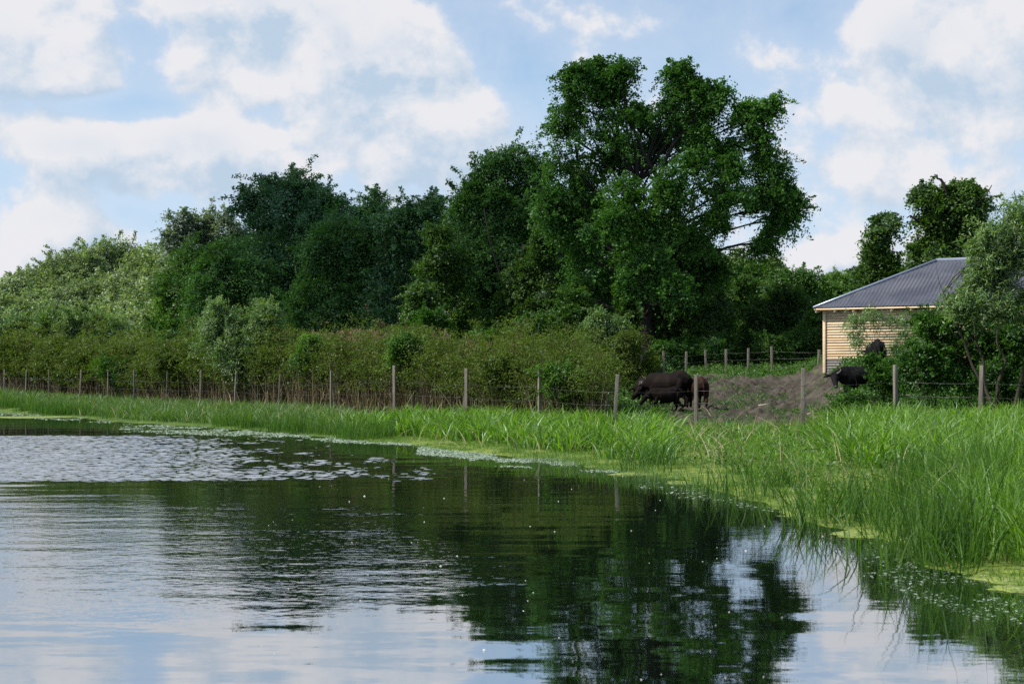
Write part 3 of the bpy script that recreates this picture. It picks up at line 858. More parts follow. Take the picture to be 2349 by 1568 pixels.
    for k, (lab, u, w) in enumerate([('grey green willow scrub at the left picture edge before the sunlit wood', 20, 60), ('grey green willow scrub with the tallest spray in front of the sunlit wood', 140, 60),
                                     ('grey green willow scrub at the right end of its row, beside the gap', 235, 50), ('grey green willow scrub low between its two taller neighbours', 80, 50)]):
        make_tree('willow_scrub', lab, 'bush', u, 92, [(u - 20, 755, w * .7, 34), (u + 25, 750 - 8 * (k == 1), w * .7, 36), (u, 785, w, 30)], 'willow_leaf', .23, .6, 24, .8, .08, seed=93 + k, sprays=1.5, lift=1.1, sag=0, droop=-.4, aspect=.32, stems=4, bark='twig', group='willow scrub at the left')
    # --- the sunlit far wood on the left: each tree its own crown
    far = [(-30, 690, 175, 60), (30, 655, 170, 55), (75, 645, 172, 50), (120, 635, 168, 52), (165, 610, 170, 55), (215, 595, 172, 58), (270, 590, 174, 62), (325, 600, 170, 55), (365, 625, 165, 50),
           (20, 720, 150, 56), (90, 700, 150, 56), (150, 690, 148, 54), (215, 680, 150, 56), (275, 670, 148, 58), (330, 690, 142, 50), (370, 710, 136, 40), (300, 740, 128, 40), (250, 735, 132, 44), (345, 745, 124, 36)]
    where = ['cut by the left picture edge', 'low on the skyline near the left picture edge', 'with a flat top left of the dip in the skyline', 'with two small tips left of the skyline step', 'at the foot of the skyline step',
             'with a split top on the skyline', 'highest on the skyline of the far wood', 'just right of the highest one on the skyline', 'thin and open beside the pale poplars',
             'in the lower row at the left edge, shady below', 'in the lower row above the tallest willow scrub', 'in the lower row between dark gaps', 'in the lower row at the middle of the wood',
             'in the lower row under the highest crown', 'in the lower row against the dark wood', 'narrow and bright against the dark wood', 'low and very pale above the thicket top', 'low behind the right end of the willow scrub', 'lowest bright one beside the lone willow bush']
    for k, (u, v, d, r) in enumerate(far):
        gg = np.random.default_rng(200 + k)
        lb = [(u + gg.normal(0, .1) * r, v, r * .72, r * .62)]
        for j in range(5):
            lb.append((u + gg.uniform(-.75, .75) * r, v + gg.uniform(0.1, 1.5) * r, r * gg.uniform(.4, .62), r * gg.uniform(.35, .55), gg.uniform(-5, 1)))
        lb.append((u, v + 1.4 * r, r * .7, r * .7, 2))
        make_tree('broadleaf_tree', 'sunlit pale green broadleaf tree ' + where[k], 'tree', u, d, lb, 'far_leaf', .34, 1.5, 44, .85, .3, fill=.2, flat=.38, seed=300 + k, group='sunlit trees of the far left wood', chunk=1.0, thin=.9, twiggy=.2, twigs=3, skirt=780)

    # --- the deep wood behind, one unbroken mass seen only through the gaps
    gg = np.random.default_rng(999)
    lb = []
    for u in range(390, 2010, 46):
        top = np.interp(u, [390, 480, 560, 680, 800, 880, 960, 1060, 1160, 1300, 1500, 1640, 1700, 1800, 2000], [640, 600, 520, 470, 520, 560, 520, 470, 430, 420, 470, 560, 660, 680, 690])
        v = top + 50
        while v < 830:
            lb.append((u + gg.uniform(-15, 15), v, 48, 46, gg.uniform(-6, 6))); v += 62
    wl = world_lobes(lb, 152, .9)
    P, Nn, tin, cen, cl = crown_points(wl, 1.3, 22, .75, .5, .3, .05, gg)
    L = .42 * (.7 + .6 * gg.random(len(P)))
    v, f = leaf_faces(P, Nn, L, L * .65, g=gg)
    o = new_mesh('woodland', v, [f], M['dark_leaf'], None, np.repeat(tin, 4))
    tag(o, 'deep dark woodland seen in the gaps behind the nearer trees', 'woodland', kind='stuff')


build_trees()

# ------------------------------------------------------------------ unseen cloud above the frame, added to shade the wood


def build_shade_cloud():
    g = np.random.default_rng(4)
    m, N = mat_new('shade_cloud')
    df = N.n('ShaderNodeBsdfDiffuse'); df.inputs[0].default_value = (.9, .9, .9, 1)
    tr = N.n('ShaderNodeBsdfTranslucent'); tr.inputs[0].default_value = (.9, .9, .9, 1)
    mx = N.n('ShaderNodeMixShader'); mx.inputs[0].default_value = .4
    N.put(mx.inputs[1], df.outputs[0]); N.put(mx.inputs[2], tr.outputs[0])
    tp = N.n('ShaderNodeBsdfTransparent'); m3 = N.n('ShaderNodeMixShader'); m3.inputs[0].default_value = .80
    N.put(m3.inputs[1], mx.outputs[0]); N.put(m3.inputs[2], tp.outputs[0]); mat_out(N, m3.outputs[0])
    bm = bmesh.new()
    k = 520 / SUN_DIR.z
    cov = [(-15, 107, 12), (-8, 97, 13), (3, 96, 11), (-7, 118, 11), (-2, 116, 16), (10, 76, 8.0), (17, 75, 4.5), (-12, 89, 6)]  # puffs placed to shade chosen trees and leave their neighbours sunlit
    for (x, y, r) in cov:
        c = Vector((x, y, 6)) + SUN_DIR * k
        bmesh.ops.create_icosphere(bm, subdivisions=4, radius=1.0, matrix=Matrix.Translation(c) @ Matrix.Diagonal((r * 1.1, r, r * .6, 1)))
    c0 = Vector((0, 100, 0)) + SUN_DIR * k
    for v in bm.verts:
        q = v.co - c0
        v.co += Vector((vnoise(np.array([q.x * .2]), np.array([q.y * .2 + q.z * .1]))[0] - .5, vnoise(np.array([q.y * .2 + 40]), np.array([q.x * .2]))[0] - .5, 0)) * 7 - c0 + Vector((0, 0, 0))
    me = bpy.data.meshes.new('shade_cloud'); bm.to_mesh(me); bm.free()
    me.materials.append(m)
    o = bpy.data.objects.new('shade_cloud', me); C.objects.link(o); o.location = c0
    tag(o, kind='structure')


build_shade_cloud()

# ------------------------------------------------------------------ the shed


def build_shed():
    a = np.array([.87, -.5, 0]); a /= np.linalg.norm(a)
    n = np.array([-a[1], a[0], 0])                       # into the shed
    up = np.array([0, 0, 1.0])
    wc = np.array([12.33, 56.0, 0])
    zb, zt = 2.14, 4.36
    LEN, DEP, OH = 15.0, 7.0, .36
    slope = .507
    root = thing('timber_shed', 'low shed clad in pale lapped boards under a blue grey corrugated hip roof', 'shed', (wc[0], wc[1], zb))
    org = np.array([wc[0], wc[1], zb])
    wc = np.zeros(3); H = zt - zb
    wood, Nn = mat_new('shed_board')
    tc = Nn.n('ShaderNodeTexCoord')
    g1 = Nn.noise(Nn.vmath('MULTIPLY', tc.outputs['Object'], (.8, .8, 9)), 1.6, 5, .6)
    g2 = Nn.noise(tc.outputs['Object'], .9, 4, .6)
    wcol = Nn.mixc(Nn.smooth(g1.outputs[0], .3, .7), (.62, .44, .26), (.82, .64, .44))
    wcol = Nn.mixc(Nn.smooth(g2.outputs[0], .5, .75, 0, .5), wcol, (.80, .69, .54))
    p = Nn.n('ShaderNodeBsdfPrincipled'); Nn.put(p.inputs['Base Color'], wcol); p.inputs['Roughness'].default_value = .75
    mat_out(Nn, p.outputs[0])
    grey = rough_mat('weathered_board', (.20, .19, .18), (.32, .30, .28), 3, .85, .3)
    bh = .105
    def wall(o, along, outw, length, z0, z1, bx, k0=0):
        k = 0; z = z0
        while z < z1 - .01:
            zz = min(z + bh + .012, z1)
            lo, hi = .048, .010
            seg = 0.0
            g = np.random.default_rng(int(k + k0))
            while seg < length - .01:
                e = min(length, seg + 3.2 + g.random() * 2)
                if length - e < .5: e = length
                w0, w1 = g.normal(0, .004), g.normal(0, .004)
                A, B = o + along * (seg + .003), o + along * (e - .003)
                P = [A + up * (z + w0), B + up * (z + w1), B + up * (z + w1) + outw * lo, A + up * (z + w0) + outw * lo,
                     A + up * zz, B + up * zz, B + up * zz + outw * hi, A + up * zz + outw * hi]
                bx.hexa(P)
                seg = e
            z += bh; k += 1
    bx = Boxes(); bg = Boxes()
    sides = [(wc, a, -n, LEN), (wc + n * DEP, -n, -a, DEP), (wc + a * LEN, n, a, DEP), (wc + a * LEN + n * DEP, -a, n, LEN)]
    for k, (o, al, ow, ln) in enumerate(sides):
        wall(o, al, ow, ln, .33, H, bx, 100 * k)
        wall(o, al, ow, ln, -.25, .322, bg, 900 + 100 * k)
    bx.build('wall', wood, root); tag(bg.build('plinth', grey, root), 'grey weathered bottom boards')
    for q in (wc, wc + a * LEN, wc + n * DEP, wc + a * LEN + n * DEP):
        cp = Boxes(); cp.add(q + (-a if np.dot(q, a) < 1 else a) * .018 + (-n if np.dot(q, n) < 1 else n) * .034 + up * (H / 2 - .12), a * .055, n * .05, up * (H / 2 + .10))
        cp.build('corner_post', wood, root, .006)
    # roof
    metal, Nm = mat_new('roof_metal')
    tc = Nm.n('ShaderNodeTexCoord')
    r1 = Nm.noise(tc.outputs['Object'], .8, 5, .6)
    mc = Nm.mixc(Nm.smooth(r1.outputs[0], .35, .65), (.062, .065, .086), (.098, .101, .122))
    p = Nm.n('ShaderNodeBsdfPrincipled'); Nm.put(p.inputs['Base Color'], mc)
    p.inputs['Metallic'].default_value = .35; p.inputs['Roughness'].default_value = .36
    mat_out(Nm, p.outputs[0])
    ze = (4.47 - zb)
    e0 = wc - a * OH - n * OH
    EL, ED = LEN + 2 * OH, DEP + 2 * OH
    half = ED / 2
    V, F, nn = [], [], 0
    def slope_face(o, along, inw, length):
        nonlocal nn
        step = .0375; pitch = .15
        s = np.arange(0, length + 1e-6, step)
        tmax = np.minimum(half, np.minimum(s, length - s))
        rows = np.array([0, .34, .342, .67, .672, 1.0])
        lift = np.array([.016, .0, .016, .0, .016, .0])
        zc = .013 * np.sin(s / pitch * 2 * np.pi)
        for rr, lf in zip(rows, lift):
            t = rr * half
            tt = np.minimum(t, tmax)
            pnt = o + along * s[:, None] + inw * tt[:, None] + up * (ze + tt * slope + lf + zc)[:, None]
            V.append(pnt)
        m = len(s)
        for r in range(len(rows) - 1):
            i = np.arange(m - 1)
            q = np.stack([i, i + 1, i + 1 + m, i + m], -1) + nn + r * m
            ok = (tmax[:-1] + tmax[1:]) / 2 > rows[r] * half - .02
            F.append(q[ok])
        nn += m * len(rows)
    slope_face(e0, a, n, EL)
    slope_face(e0 + n * ED, -n, a, ED)
    slope_face(e0 + a * EL, n, -a, ED)
    slope_face(e0 + a * EL + n * ED, -a, -n, EL)
    new_mesh('roof', np.concatenate(V), [np.concatenate(F)], metal, root)
    cap, Nc = mat_new('ridge_metal')
    p = Nc.n('ShaderNodeBsdfPrincipled'); p.inputs['Base Color'].default_value = (.26, .30, .38, 1)
    p.inputs['Metallic'].default_value = .4; p.inputs['Roughness'].default_value = .3
    mat_out(Nc, p.outputs[0])
    zr = ze + half * slope + .03
    r0, r1_ = e0 + a * half + n * half + up * zr, e0 + a * (EL - half) + n * half + up * zr
    T = Tubes(); T.add([r0, r1_], [.07, .07], 8); T.build('ridge_cap', cap, root)
    for c in (e0, e0 + n * ED):
        T = Tubes(); T.add([c + up * (ze + .02), r0], [.05, .06], 8); T.build('hip_cap', cap, root)
    for c in (e0 + a * EL, e0 + a * EL + n * ED):
        T = Tubes(); T.add([c + up * (ze + .02), r1_], [.05, .06], 8); T.build('hip_cap', cap, root)
    fb = Boxes()
    fb.add(e0 + a * EL / 2 + n * .03 + up * (ze - .055), a * (EL / 2 - .02), n * .012, up * .028)
    fb.add(e0 + n * ED / 2 + a * .03 + up * (ze - .055), n * (ED / 2 - .06), a * .012, up * .028)
    fb.build('fascia', wood, root)
    s = .03
    while s < EL - .1:
        q = e0 + a * (s + .06)
        b = Boxes()
        A, B = q + n * .05 + up * (ze - .20), q + n * (OH + .30) + up * (ze - .20 + .1)
        w = a * .030
        b.hexa([A - w, A + w, B + w, B - w, A - w + up * .135, A + w + up * .135, B + w + up * .16, B - w + up * .16])
        b.build('rafter_tail', wood, root)
        s += .74


build_shed()

# ------------------------------------------------------------------ fences




def build_fences():
    g = np.random.default_rng(5)
    f0 = np.array([FXY[12][0], FXY[12][1], ground1(*FXY[12])])
    root = thing('wire_fence', 'wire fence on weathered timber posts running along the whole bank', 'fence', f0)
    tops = []
    for k, ((u, d), tv) in enumerate(zip(FENCE, FTOP)):
        x, y = FXY[k]; z = ground1(x, y)
        top = PX(u, tv, d)
        lean = {9: .10, 10: .08, 15: .12, 16: -.0, 19: .07, 4: .08, 2: .06}.get(k, g.normal(0, .03))
        w = g.uniform(.050, .060) * (.78 if k < 12 else 1.0) * (.72 if k in (1, 2, 3, 5, 7, 10) else 1.0)
        b = Boxes()
        foot = np.array([x - lean * .5, y, z - .35]); hd = np.array([x + lean * .5, y + g.normal(0, .03), top[2]])
        ang = g.uniform(-.5, .5); ca, sa = math.cos(ang) * w, math.sin(ang) * w
        cs = [np.array([ca, sa, 0]), np.array([-sa, ca, 0])]
        crn = [-cs[0] - cs[1], cs[0] - cs[1], cs[0] + cs[1], -cs[0] + cs[1]]
        b.hexa([foot + q - f0 for q in crn] + [hd + q * .95 + np.array([0, 0, g.normal(0, .008)]) - f0 for q in crn])
        b.build('post', M['post'], root, .006)
        tops.append((foot, hd, z))
    for frac in (.30, .53, .78):
        T = Tubes()
        for k in range(len(FENCE) - 1):
            pa = tops[k][0] * 0 + tops[k][0] + (tops[k][1] - tops[k][0]) * 0
            def at(q):
                f, h, z = q
                zz = z + frac * 0 + (h[2] - z) * (1 - frac) if False else z + (h[2] - z) * (1 - (frac))
                tt = (zz - f[2]) / (h[2] - f[2])
                return f + (h - f) * tt + np.array([0, -.06, 0])
            p, q = at(tops[k]), at(tops[k + 1])
            T.add(bend(p - f0, q - f0, 7, -.03 - .03 * g.random()), np.full(7, .0028), 4)
        T.build('wire', M['wire'], root)
    back = [(1470, 71, 815), (1525, 70.5, 805), (1573, 70, 806), (1619, 70, 803), (1666, 69, 801), (1716, 68.5, 799), (1771, 67.5, 795), (1877, 66, 802), (1990, 65, 800)]
    x, y = PX(back[3][0], 845, back[3][1])[:2]
    f0 = np.array([x, y, ground1(x, y)])
    root = thing('wire_fence', 'second wire fence at the top of the muddy slope with grey posts against dark bushes', 'fence', f0)
    tp = []
    for u, d, tv in back:
        x, y = PX(u, 845, d)[:2]; z = ground1(x, y)
        hd = PX(u, tv, d) + np.array([g.normal(0, .03), 0, 0])
        foot = np.array([x + (.06 if u == 1619 else 0), y, z - .3])
        w = g.uniform(.05, .062)
        b = Boxes(); crn = [np.array(q) * w for q in ((-1, -1, 0), (1, -1, 0), (1, 1, 0), (-1, 1, 0))]
        b.hexa([foot + q - f0 for q in crn] + [hd + q - f0 for q in crn])
        b.build('post', M['post'], root, .006)
        tp.append((foot + np.array([0, 0, .3]), hd))
    for fr in (.3, .6, .85):
        T = Tubes()
        for (a0, a1), (b0, b1) in zip(tp[:-1], tp[1:]):
            T.add(bend(a0 + (a1 - a0) * fr - f0 + (0, -.07, 0), b0 + (b1 - b0) * fr - f0 + (0, -.07, 0), 5, -.03), np.full(5, .004), 4)
        T.build('wire', M['wire'], root)


build_fences()

# ------------------------------------------------------------------ grass, reeds, thicket


def blades(P, h, w, lean, curve, g, seg=3):
    """ribbon blades: P (N,3), heights, widths, lean vectors (N,2), curve (N,)"""
    n = len(P)
    az = g.random(n) * 2 * np.pi
    side = np.stack([np.cos(az), np.sin(az), np.zeros(n)], -1)
    lv = np.concatenate([lean, np.zeros((n, 1))], 1)
    V = []
    for k in range(seg + 1):
        t = k / seg
        c = P + lv * (h * (t * .35 + t ** 2.2 * curve))[:, None]
        c = c + np.array([0, 0, 1.0]) * (h * (t - .28 * curve * t ** 2.4))[:, None]
        ww = w * (.75 + .6 * t * (1 - t)) * (1 - t ** 3)
        if k < seg:
            V += [c - side * ww[:, None] * .5, c + side * ww[:, None] * .5]
        else:
            V += [c]
    m = 2 * seg + 1
    V = np.stack(V, 1).reshape(-1, 3)
    b = (np.arange(n) * m)[:, None]
    Q = np.concatenate([b + np.array([[2 * k, 2 * k + 1, 2 * k + 3, 2 * k + 2]]) for k in range(seg - 1)])
    Tt = b + np.array([[2 * seg - 2, 2 * seg - 1, 2 * seg]])
    return V, [Q, Tt], m


def scatter(n, x0, x1, y0, y1, fn, g):
    """n points accepted with probability fn(x, y, s, u)"""
    out = []
    tot = 0
    for _ in range(60):
        x = g.uniform(x0, x1, 40000); y = g.uniform(y0, y1, 40000)
        s = shore_dist(x, y); u = CX + x / y * FOC
        ok = g.random(40000) < fn(x, y, s, u)
        out.append(np.stack([x[ok], y[ok], s[ok], u[ok]], -1)); tot += ok.sum()
        if tot >= n: break
    return np.concatenate(out)[:n]


def band(v, a, b, e):
    return smoothstep(v, a - e, a + e) * smoothstep(v, b + e, b - e)


def tufts(name, label, cat, mat, n, box, fn, per, h, w, spread, lean, curve, seed, wl=.0, float_z=False):
    g = np.random.default_rng(seed)
    q = scatter(n, *box, fn, g)
    k = len(q)
    hk = h[0] + (h[1] - h[0]) * g.random(k)
    idx = np.repeat(np.arange(k), per)
    N = len(idx)
    off = g.normal(0, spread, (N, 2))
    x, y = q[idx, 0] + off[:, 0], q[idx, 1] + off[:, 1]
    z = ground(x, y)
    z = np.maximum(z, -.25) - .02
    hh = hk[idx] * (.5 + .6 * g.random(N)) + np.where(z < 0, -z, 0)
    ln = off / (spread + 1e-6) * lean * .5 + g.normal(0, lean * .6, (N, 2)) + np.array([wl, 0])
    ww = w * (.6 + .8 * g.random(N)) * np.maximum(1, y / 30) ** .6
    V, F, m = blades(np.stack([x, y, z], -1), hh, ww, ln, curve * (.3 + 1.2 * g.random(N)), g)
    tint = np.clip(g.random(k)[idx] * .5 + g.random(N) * .6 - .05, 0, 1)
    o = new_mesh(name, V, F, M[mat], None, np.repeat(tint, m))
    tag(o, label, cat, kind='stuff')
    return o


def build_grass():
    nz = lambda x, y, f, o: fbm(x * f + o, y * f + o * 3, 3)
    # broad bright iris-like grass in two stands
    tufts('sedge_grass', 'bright green broad sedge in the stand left of the cattle and below the shed', 'grass', 'grass', 3300, (-11, 18, 14, 48),
          lambda x, y, s, u: smoothstep(s, 1.0, 2.6) * np.clip(band(u, 760, 1500, 50) * smoothstep(y, fence_y(u) + 2.5, fence_y(u) - .5) + band(u, 1905, 2600, 40) * smoothstep(y, 42.3, 41) * smoothstep(y, 25.5, 30), 0, 1) * smoothstep(nz(x, y, .8, 4), .43, .52),
          11, (.45, .92), .038, .16, .60, .85, 11)
    tufts('sedge_grass', 'taller mixed sedge crowding the right picture edge close to the water', 'grass', 'grass', 850, (4, 12, 12.5, 26),
          lambda x, y, s, u: smoothstep(s, .35, 1.2) * band(u, 2190, 2600, 40) * smoothstep(y, 27, 23), 11, (.60, 1.25), .017, .13, .55, .8, 12)
    # short bank grass everywhere between water and fence
    tufts('bank_grass', 'short yellow green grass covering the bank between water and fence', 'grass', 'bank_grass', 15000, (-34, 18, 12.5, 78),
          lambda x, y, s, u: smoothstep(s, .7, 2.2) * smoothstep(y, fence_y(u) + 2.5, fence_y(u)) * smoothstep(nz(x, y, 1.2, 8), .28, .5) * (1 - .9 * mud_mask(x, y)),
          9, (.05, .20), .011, .10, .8, .9, 13)
    tufts('bank_grass', 'knee high grass along the far left bank below the fence', 'grass', 'reed', 3600, (-34, -3, 44, 80),
          lambda x, y, s, u: smoothstep(s, .5, 1.5) * band(u, -60, 800, 40) * smoothstep(y, fence_y(u) + 1.5, fence_y(u) - 1), 10, (.30, .75), .017, .16, .7, .8, 14, -.15)
    tufts('bank_grass', 'half height grass on the bank below the muddy slope', 'grass', 'grass', 850, (1.5, 12, 19, 44),
          lambda x, y, s, u: smoothstep(s, 2.5, 5) * band(u, 1460, 1930, 40) * smoothstep(y, 43, 40.5) * smoothstep(nz(x, y, 1, 2), .36, .54), 9, (.14, .38), .016, .13, .75, .9, 15)
    tufts('bank_grass', 'tiny sprouts pricking through the algae along the waterline', 'grass', 'bank_grass', 5200, (-20, 7, 12.5, 56),
          lambda x, y, s, u: band(s, -.2, 1.7, .3) * smoothstep(nz(x, y, 1.5, 21), .42, .55) * smoothstep(y, 60, 30), 6, (.04, .13), .008, .07, .5, .5, 20)
    # reeds with their feet in the water
    tufts('reed', 'thin blue green reeds standing in the shallows', 'reeds', 'dark_reed', 130, (1.5, 8, 12.5, 32),
          lambda x, y, s, u: band(s, -.5, 2.0, .4) * band(u, 1420, 2500, 30) * smoothstep(nz(x, y, 1.1, 6), .50, .58), 14, (.45, 1.05), .0165, .15, .50, .8, 16)
    tufts('reed', 'short dark reed stubble along the algae edge', 'reeds', 'reed', 260, (-3, 5, 22, 39),
          lambda x, y, s, u: band(s, -.8, .3, .2) * band(u, 1180, 1750, 30), 7, (.12, .34), .008, .16, .25, .2, 17)
    tufts('reed', 'loose reed tufts on the left shore', 'reeds', 'dark_reed', 420, (-26, -3, 38, 72),
          lambda x, y, s, u: band(s, -.1, 1.5, .3) * band(u, 0, 900, 30) * smoothstep(nz(x, y, .7, 12), .45, .6), 16, (.45, .85), .010, .16, .35, .4, 18, .1)
    tufts('reed', 'dark upright reeds crowding the near right edge', 'reeds', 'dark_reed', 230, (4, 9, 12.5, 27),
          lambda x, y, s, u: band(s, .0, 4.5, .4) * band(u, 2020, 2600, 40) * smoothstep(nz(x, y, .9, 41), .46, .56) * smoothstep(y, 24, 20), 13, (.75, 1.35), .0125, .07, .34, .5, 22)
    tufts('dry_stalks', 'bleached dead stalks scattered through the bank grass', 'stalks', 'straw', 1000, (-30, 14, 13, 76),
          lambda x, y, s, u: smoothstep(s, .2, 1.0) * smoothstep(y, fence_y(u) + .5, fence_y(u) - 2), 2, (.4, .95), .017, .15, .9, .7, 19)


build_grass()


def leaf_tufts(name, label, cat, mat, q, h, per, leaf, seed, spread=.22, aspect=.5):
    g = np.random.default_rng(seed)
    k = len(q); idx = np.repeat(np.arange(k), per); N = len(idx)
    hk = (h[0] + (h[1] - h[0]) * g.random(k))[idx]
    o = g.normal(0, spread, (N, 2))
    x, y = q[idx, 0] + o[:, 0], q[idx, 1] + o[:, 1]
    z = ground(x, y) + hk * (1 - np.minimum(1, (o ** 2).sum(1) / (spread * 2.2) ** 2)) * g.random(N) ** .6
    nn = unit(np.stack([o[:, 0], o[:, 1], np.full(N, .35)], -1) * [1.2, 1.2, 1] + g.normal(0, .35, (N, 3)))
    L = leaf * (.6 + .8 * g.random(N))
    v, f = leaf_faces(np.stack([x, y, z], -1), nn, L, L * aspect, .2, g=g)
    tint = np.clip(g.random(k)[idx] * .6 + g.random(N) * .5, 0, 1)
    ob = new_mesh(name, v, [f], M[mat], None, np.repeat(tint, 4))
    tag(ob, label, cat, kind='stuff')


def build_weeds():
    g = np.random.default_rng(31)
    nz = lambda x, y, f, o: fbm(x * f + o, y * f + o * 3, 3)
    q = scatter(1700, 5, 16, 57, 78, lambda x, y, s, u: band(u, 1440, 1930, 20) * (1 - mud_mask(x, y)) * smoothstep(nz(x, y, .6, 3), .25, .5), g)
    leaf_tufts('weeds', 'sunlit green weeds along the top of the muddy slope', 'weeds', 'bush_leaf', q, (.15, .75), 34, .11, 32)
    q = scatter(480, 4.5, 14, 42, 66, lambda x, y, s, u: mud_mask(x, y) * smoothstep(nz(x, y, .5, 14), .44, .66), g)
    leaf_tufts('weeds', 'scattered weeds sprouting on the trampled mud', 'weeds', 'elder_leaf', q, (.08, .35), 22, .08, 33, .16)
    q = scatter(1100, 9, 18, 42, 58, lambda x, y, s, u: band(u, 1930, 2450, 20) * smoothstep(nz(x, y, .8, 5), .35, .5), g)
    leaf_tufts('weeds', 'green undergrowth below the elder shrubs', 'weeds', 'elder_leaf', q, (.15, .55), 30, .09, 34)
    q = scatter(500, 3.5, 9, 48, 62, lambda x, y, s, u: band(u, 1340, 1520, 20), g)
    leaf_tufts('weeds', 'low weeds between the feathery bush and the cattle', 'weeds', 'bush_leaf', q, (.15, .5), 30, .10, 35)
    q = scatter(900, -6, 12, 17, 42, lambda x, y, s, u: smoothstep(s, .9, 2) * smoothstep(y, fence_y(u) + .5, fence_y(u) - 1) * band(u, 1050, 2300, 60), g)
    leaf_tufts('weeds', 'broad leaved herbs among the bank grass', 'weeds', 'bush_leaf', q, (.08, .28), 14, .07, 36, .14, .6)


build_weeds()


def build_thicket():
    g = np.random.default_rng(51)
    root = thing('thicket', 'tall brown stemmed thicket of herbs filling the ground behind the fence', 'thicket', (-8, 60, .5)); root['kind'] = 'stuff'
    org = np.array([-8, 60, .5])
    n = 3300
    u = g.uniform(-110, 1385, n)
    back = 1.3 + 9.5 * g.random(n) ** 1.5
    y = fence_y(u) + back
    x = (u - CX) / FOC * y
    topv = np.interp(u, [-110, 0, 250, 500, 700, 850, 950, 1050, 1200, 1350, 1500], [790, 790, 790, 788, 776, 770, 778, 792, 796, 806, 815]) + (fbm(u * .025, back * .3, 3) - .5) * 95 + (fbm(u * .10, back * .8, 2) - .5) * 70
    topv = topv + 20
    zt = CAM_Z + (HZ - topv) / FOC * (fence_y(u) + 3.5) + g.normal(0, .28, n) - .15 * (back < 2.2)
    z = ground(x, y)
    zt = np.where(back < 2.0, zt - g.random(n) * .5, zt)
    zt = zt + np.where(g.random(n) < .11, g.uniform(.25, 1.0, n), 0)
    H = np.maximum(zt - z, .6)
    base = np.stack([x, y, z], -1) - org
    # stems
    idx = np.repeat(np.arange(n), 4); N = len(idx)
    P = base[idx] + np.concatenate([g.normal(0, .16, (N, 2)), np.zeros((N, 1))], 1)
    V, F, m = blades(P, H[idx] * (.75 + .25 * g.random(N)), np.full(N, .026), g.normal(0, .16, (N, 2)), np.full(N, .2), g)
    new_mesh('stems', V, F, M['stalk'], root, np.repeat(g.random(N), m))['kind'] = 'stuff'
    # leaf sprays
    k = 11
    bare = band(u, 640, 1010, 60)
    kk = np.where(g.random(n) < bare * .7, 4, k)
    idx = np.repeat(np.arange(n), kk); N = len(idx)
    fr = .50 + .52 * g.random(N) ** .8
    cz = base[idx] + np.concatenate([g.normal(0, .30, (N, 2)), (H[idx] * fr)[:, None]], 1)
    per = 22
    j = np.repeat(np.arange(N), per); NN = len(j)
    o = g.normal(0, .13, (NN, 3)) * [1, 1, .55]
    nn = unit(g.normal(0, .5, (NN, 3)) + [0, 0, .8])
    L = .098 * (.6 + .8 * g.random(NN)) * (y[idx][j] / 58)
    v, f = leaf_faces(cz[j] + o, nn, L, L * .42, .3, g=g)
    tint = np.clip(g.random(n)[idx][j] * .5 + g.random(N)[j] * .35 + g.random(NN) * .3 - .05, 0, 1)
    new_mesh('leaves', v, [f], M['thicket_leaf'], root, np.repeat(tint, 4))['kind'] = 'stuff'
    # dark seed heads near the tops
    s = g.permutation(n)[:1000]
    idx = np.repeat(s, 14); N = len(idx)
    P = base[idx] + np.concatenate([g.normal(0, .07, (N, 2)), (H[idx] * (.97 + .05 * g.random(N)))[:, None] + g.normal(0, .06, (N, 1))], 1)
    L = .075 * (.6 + .8 * g.random(N)) * (y[idx] / 58)
    v, f = leaf_faces(P, unit(g.normal(0, 1, (N, 3))), L, L * .6, 0, g=g)
    new_mesh('seed_heads', v, [f], M['seed'], root, np.repeat(g.random(N), 4))['kind'] = 'stuff'
    # dead leaning stalks in front
    n2 = 1300
    u2 = g.uniform(-60, 1330, n2); y2 = fence_y(u2) + .8 + 2.4 * g.random(n2); x2 = (u2 - CX) / FOC * y2
    P = np.stack([x2, y2, ground(x2, y2)], -1) - org
    V, F, m = blades(P, g.uniform(.7, 2.3, n2), np.full(n2, .024), g.normal(0, .75, (n2, 2)), np.full(n2, .15), g)
    new_mesh('dead_stalks', V, F, M['straw'], root, np.repeat(g.random(n2) * .7, m))['kind'] = 'stuff'
    # reed plumes
    n3 = 95
    u3 = np.concatenate([g.normal(850, 45, 60), g.uniform(700, 1090, 35)])
    y3 = fence_y(u3) + 4 + 3 * g.random(n3); x3 = (u3 - CX) / FOC * y3; z3 = ground(x3, y3)
    zt3 = CAM_Z + (HZ - g.uniform(752, 784, n3)) / FOC * y3
    P = np.stack([x3, y3, z3], -1) - org
    V, F, m = blades(P, zt3 - z3, np.full(n3, .016), g.normal(0, .04, (n3, 2)), np.full(n3, .2), g)
    new_mesh('reed_stems', V, F, M['straw'], root, np.repeat(g.random(n3), m))['kind'] = 'stuff'
    j = np.repeat(np.arange(n3), 26); NN = len(j)
    hh = g.random(NN)
    P = np.stack([x3[j] + g.normal(0, .045, NN) + hh * .05, y3[j] + g.normal(0, .045, NN), zt3[j] - .38 * hh], -1) - org
    v, f = leaf_faces(P, unit(g.normal(0, 1, (NN, 3)) * [1, 1, .3]), (.17), .045, 1.0, g=g)
    new_mesh('reed_plumes', v, [f], M['plume'], root, np.repeat(g.random(NN), 4))['kind'] = 'stuff'


build_thicket()

# ------------------------------------------------------------------ on the water


def at_water(u, v):
    y = CAM_Z * FOC / (np.asarray(v, float) - HZ)
    return (np.asarray(u, float) - CX) / FOC * y, y


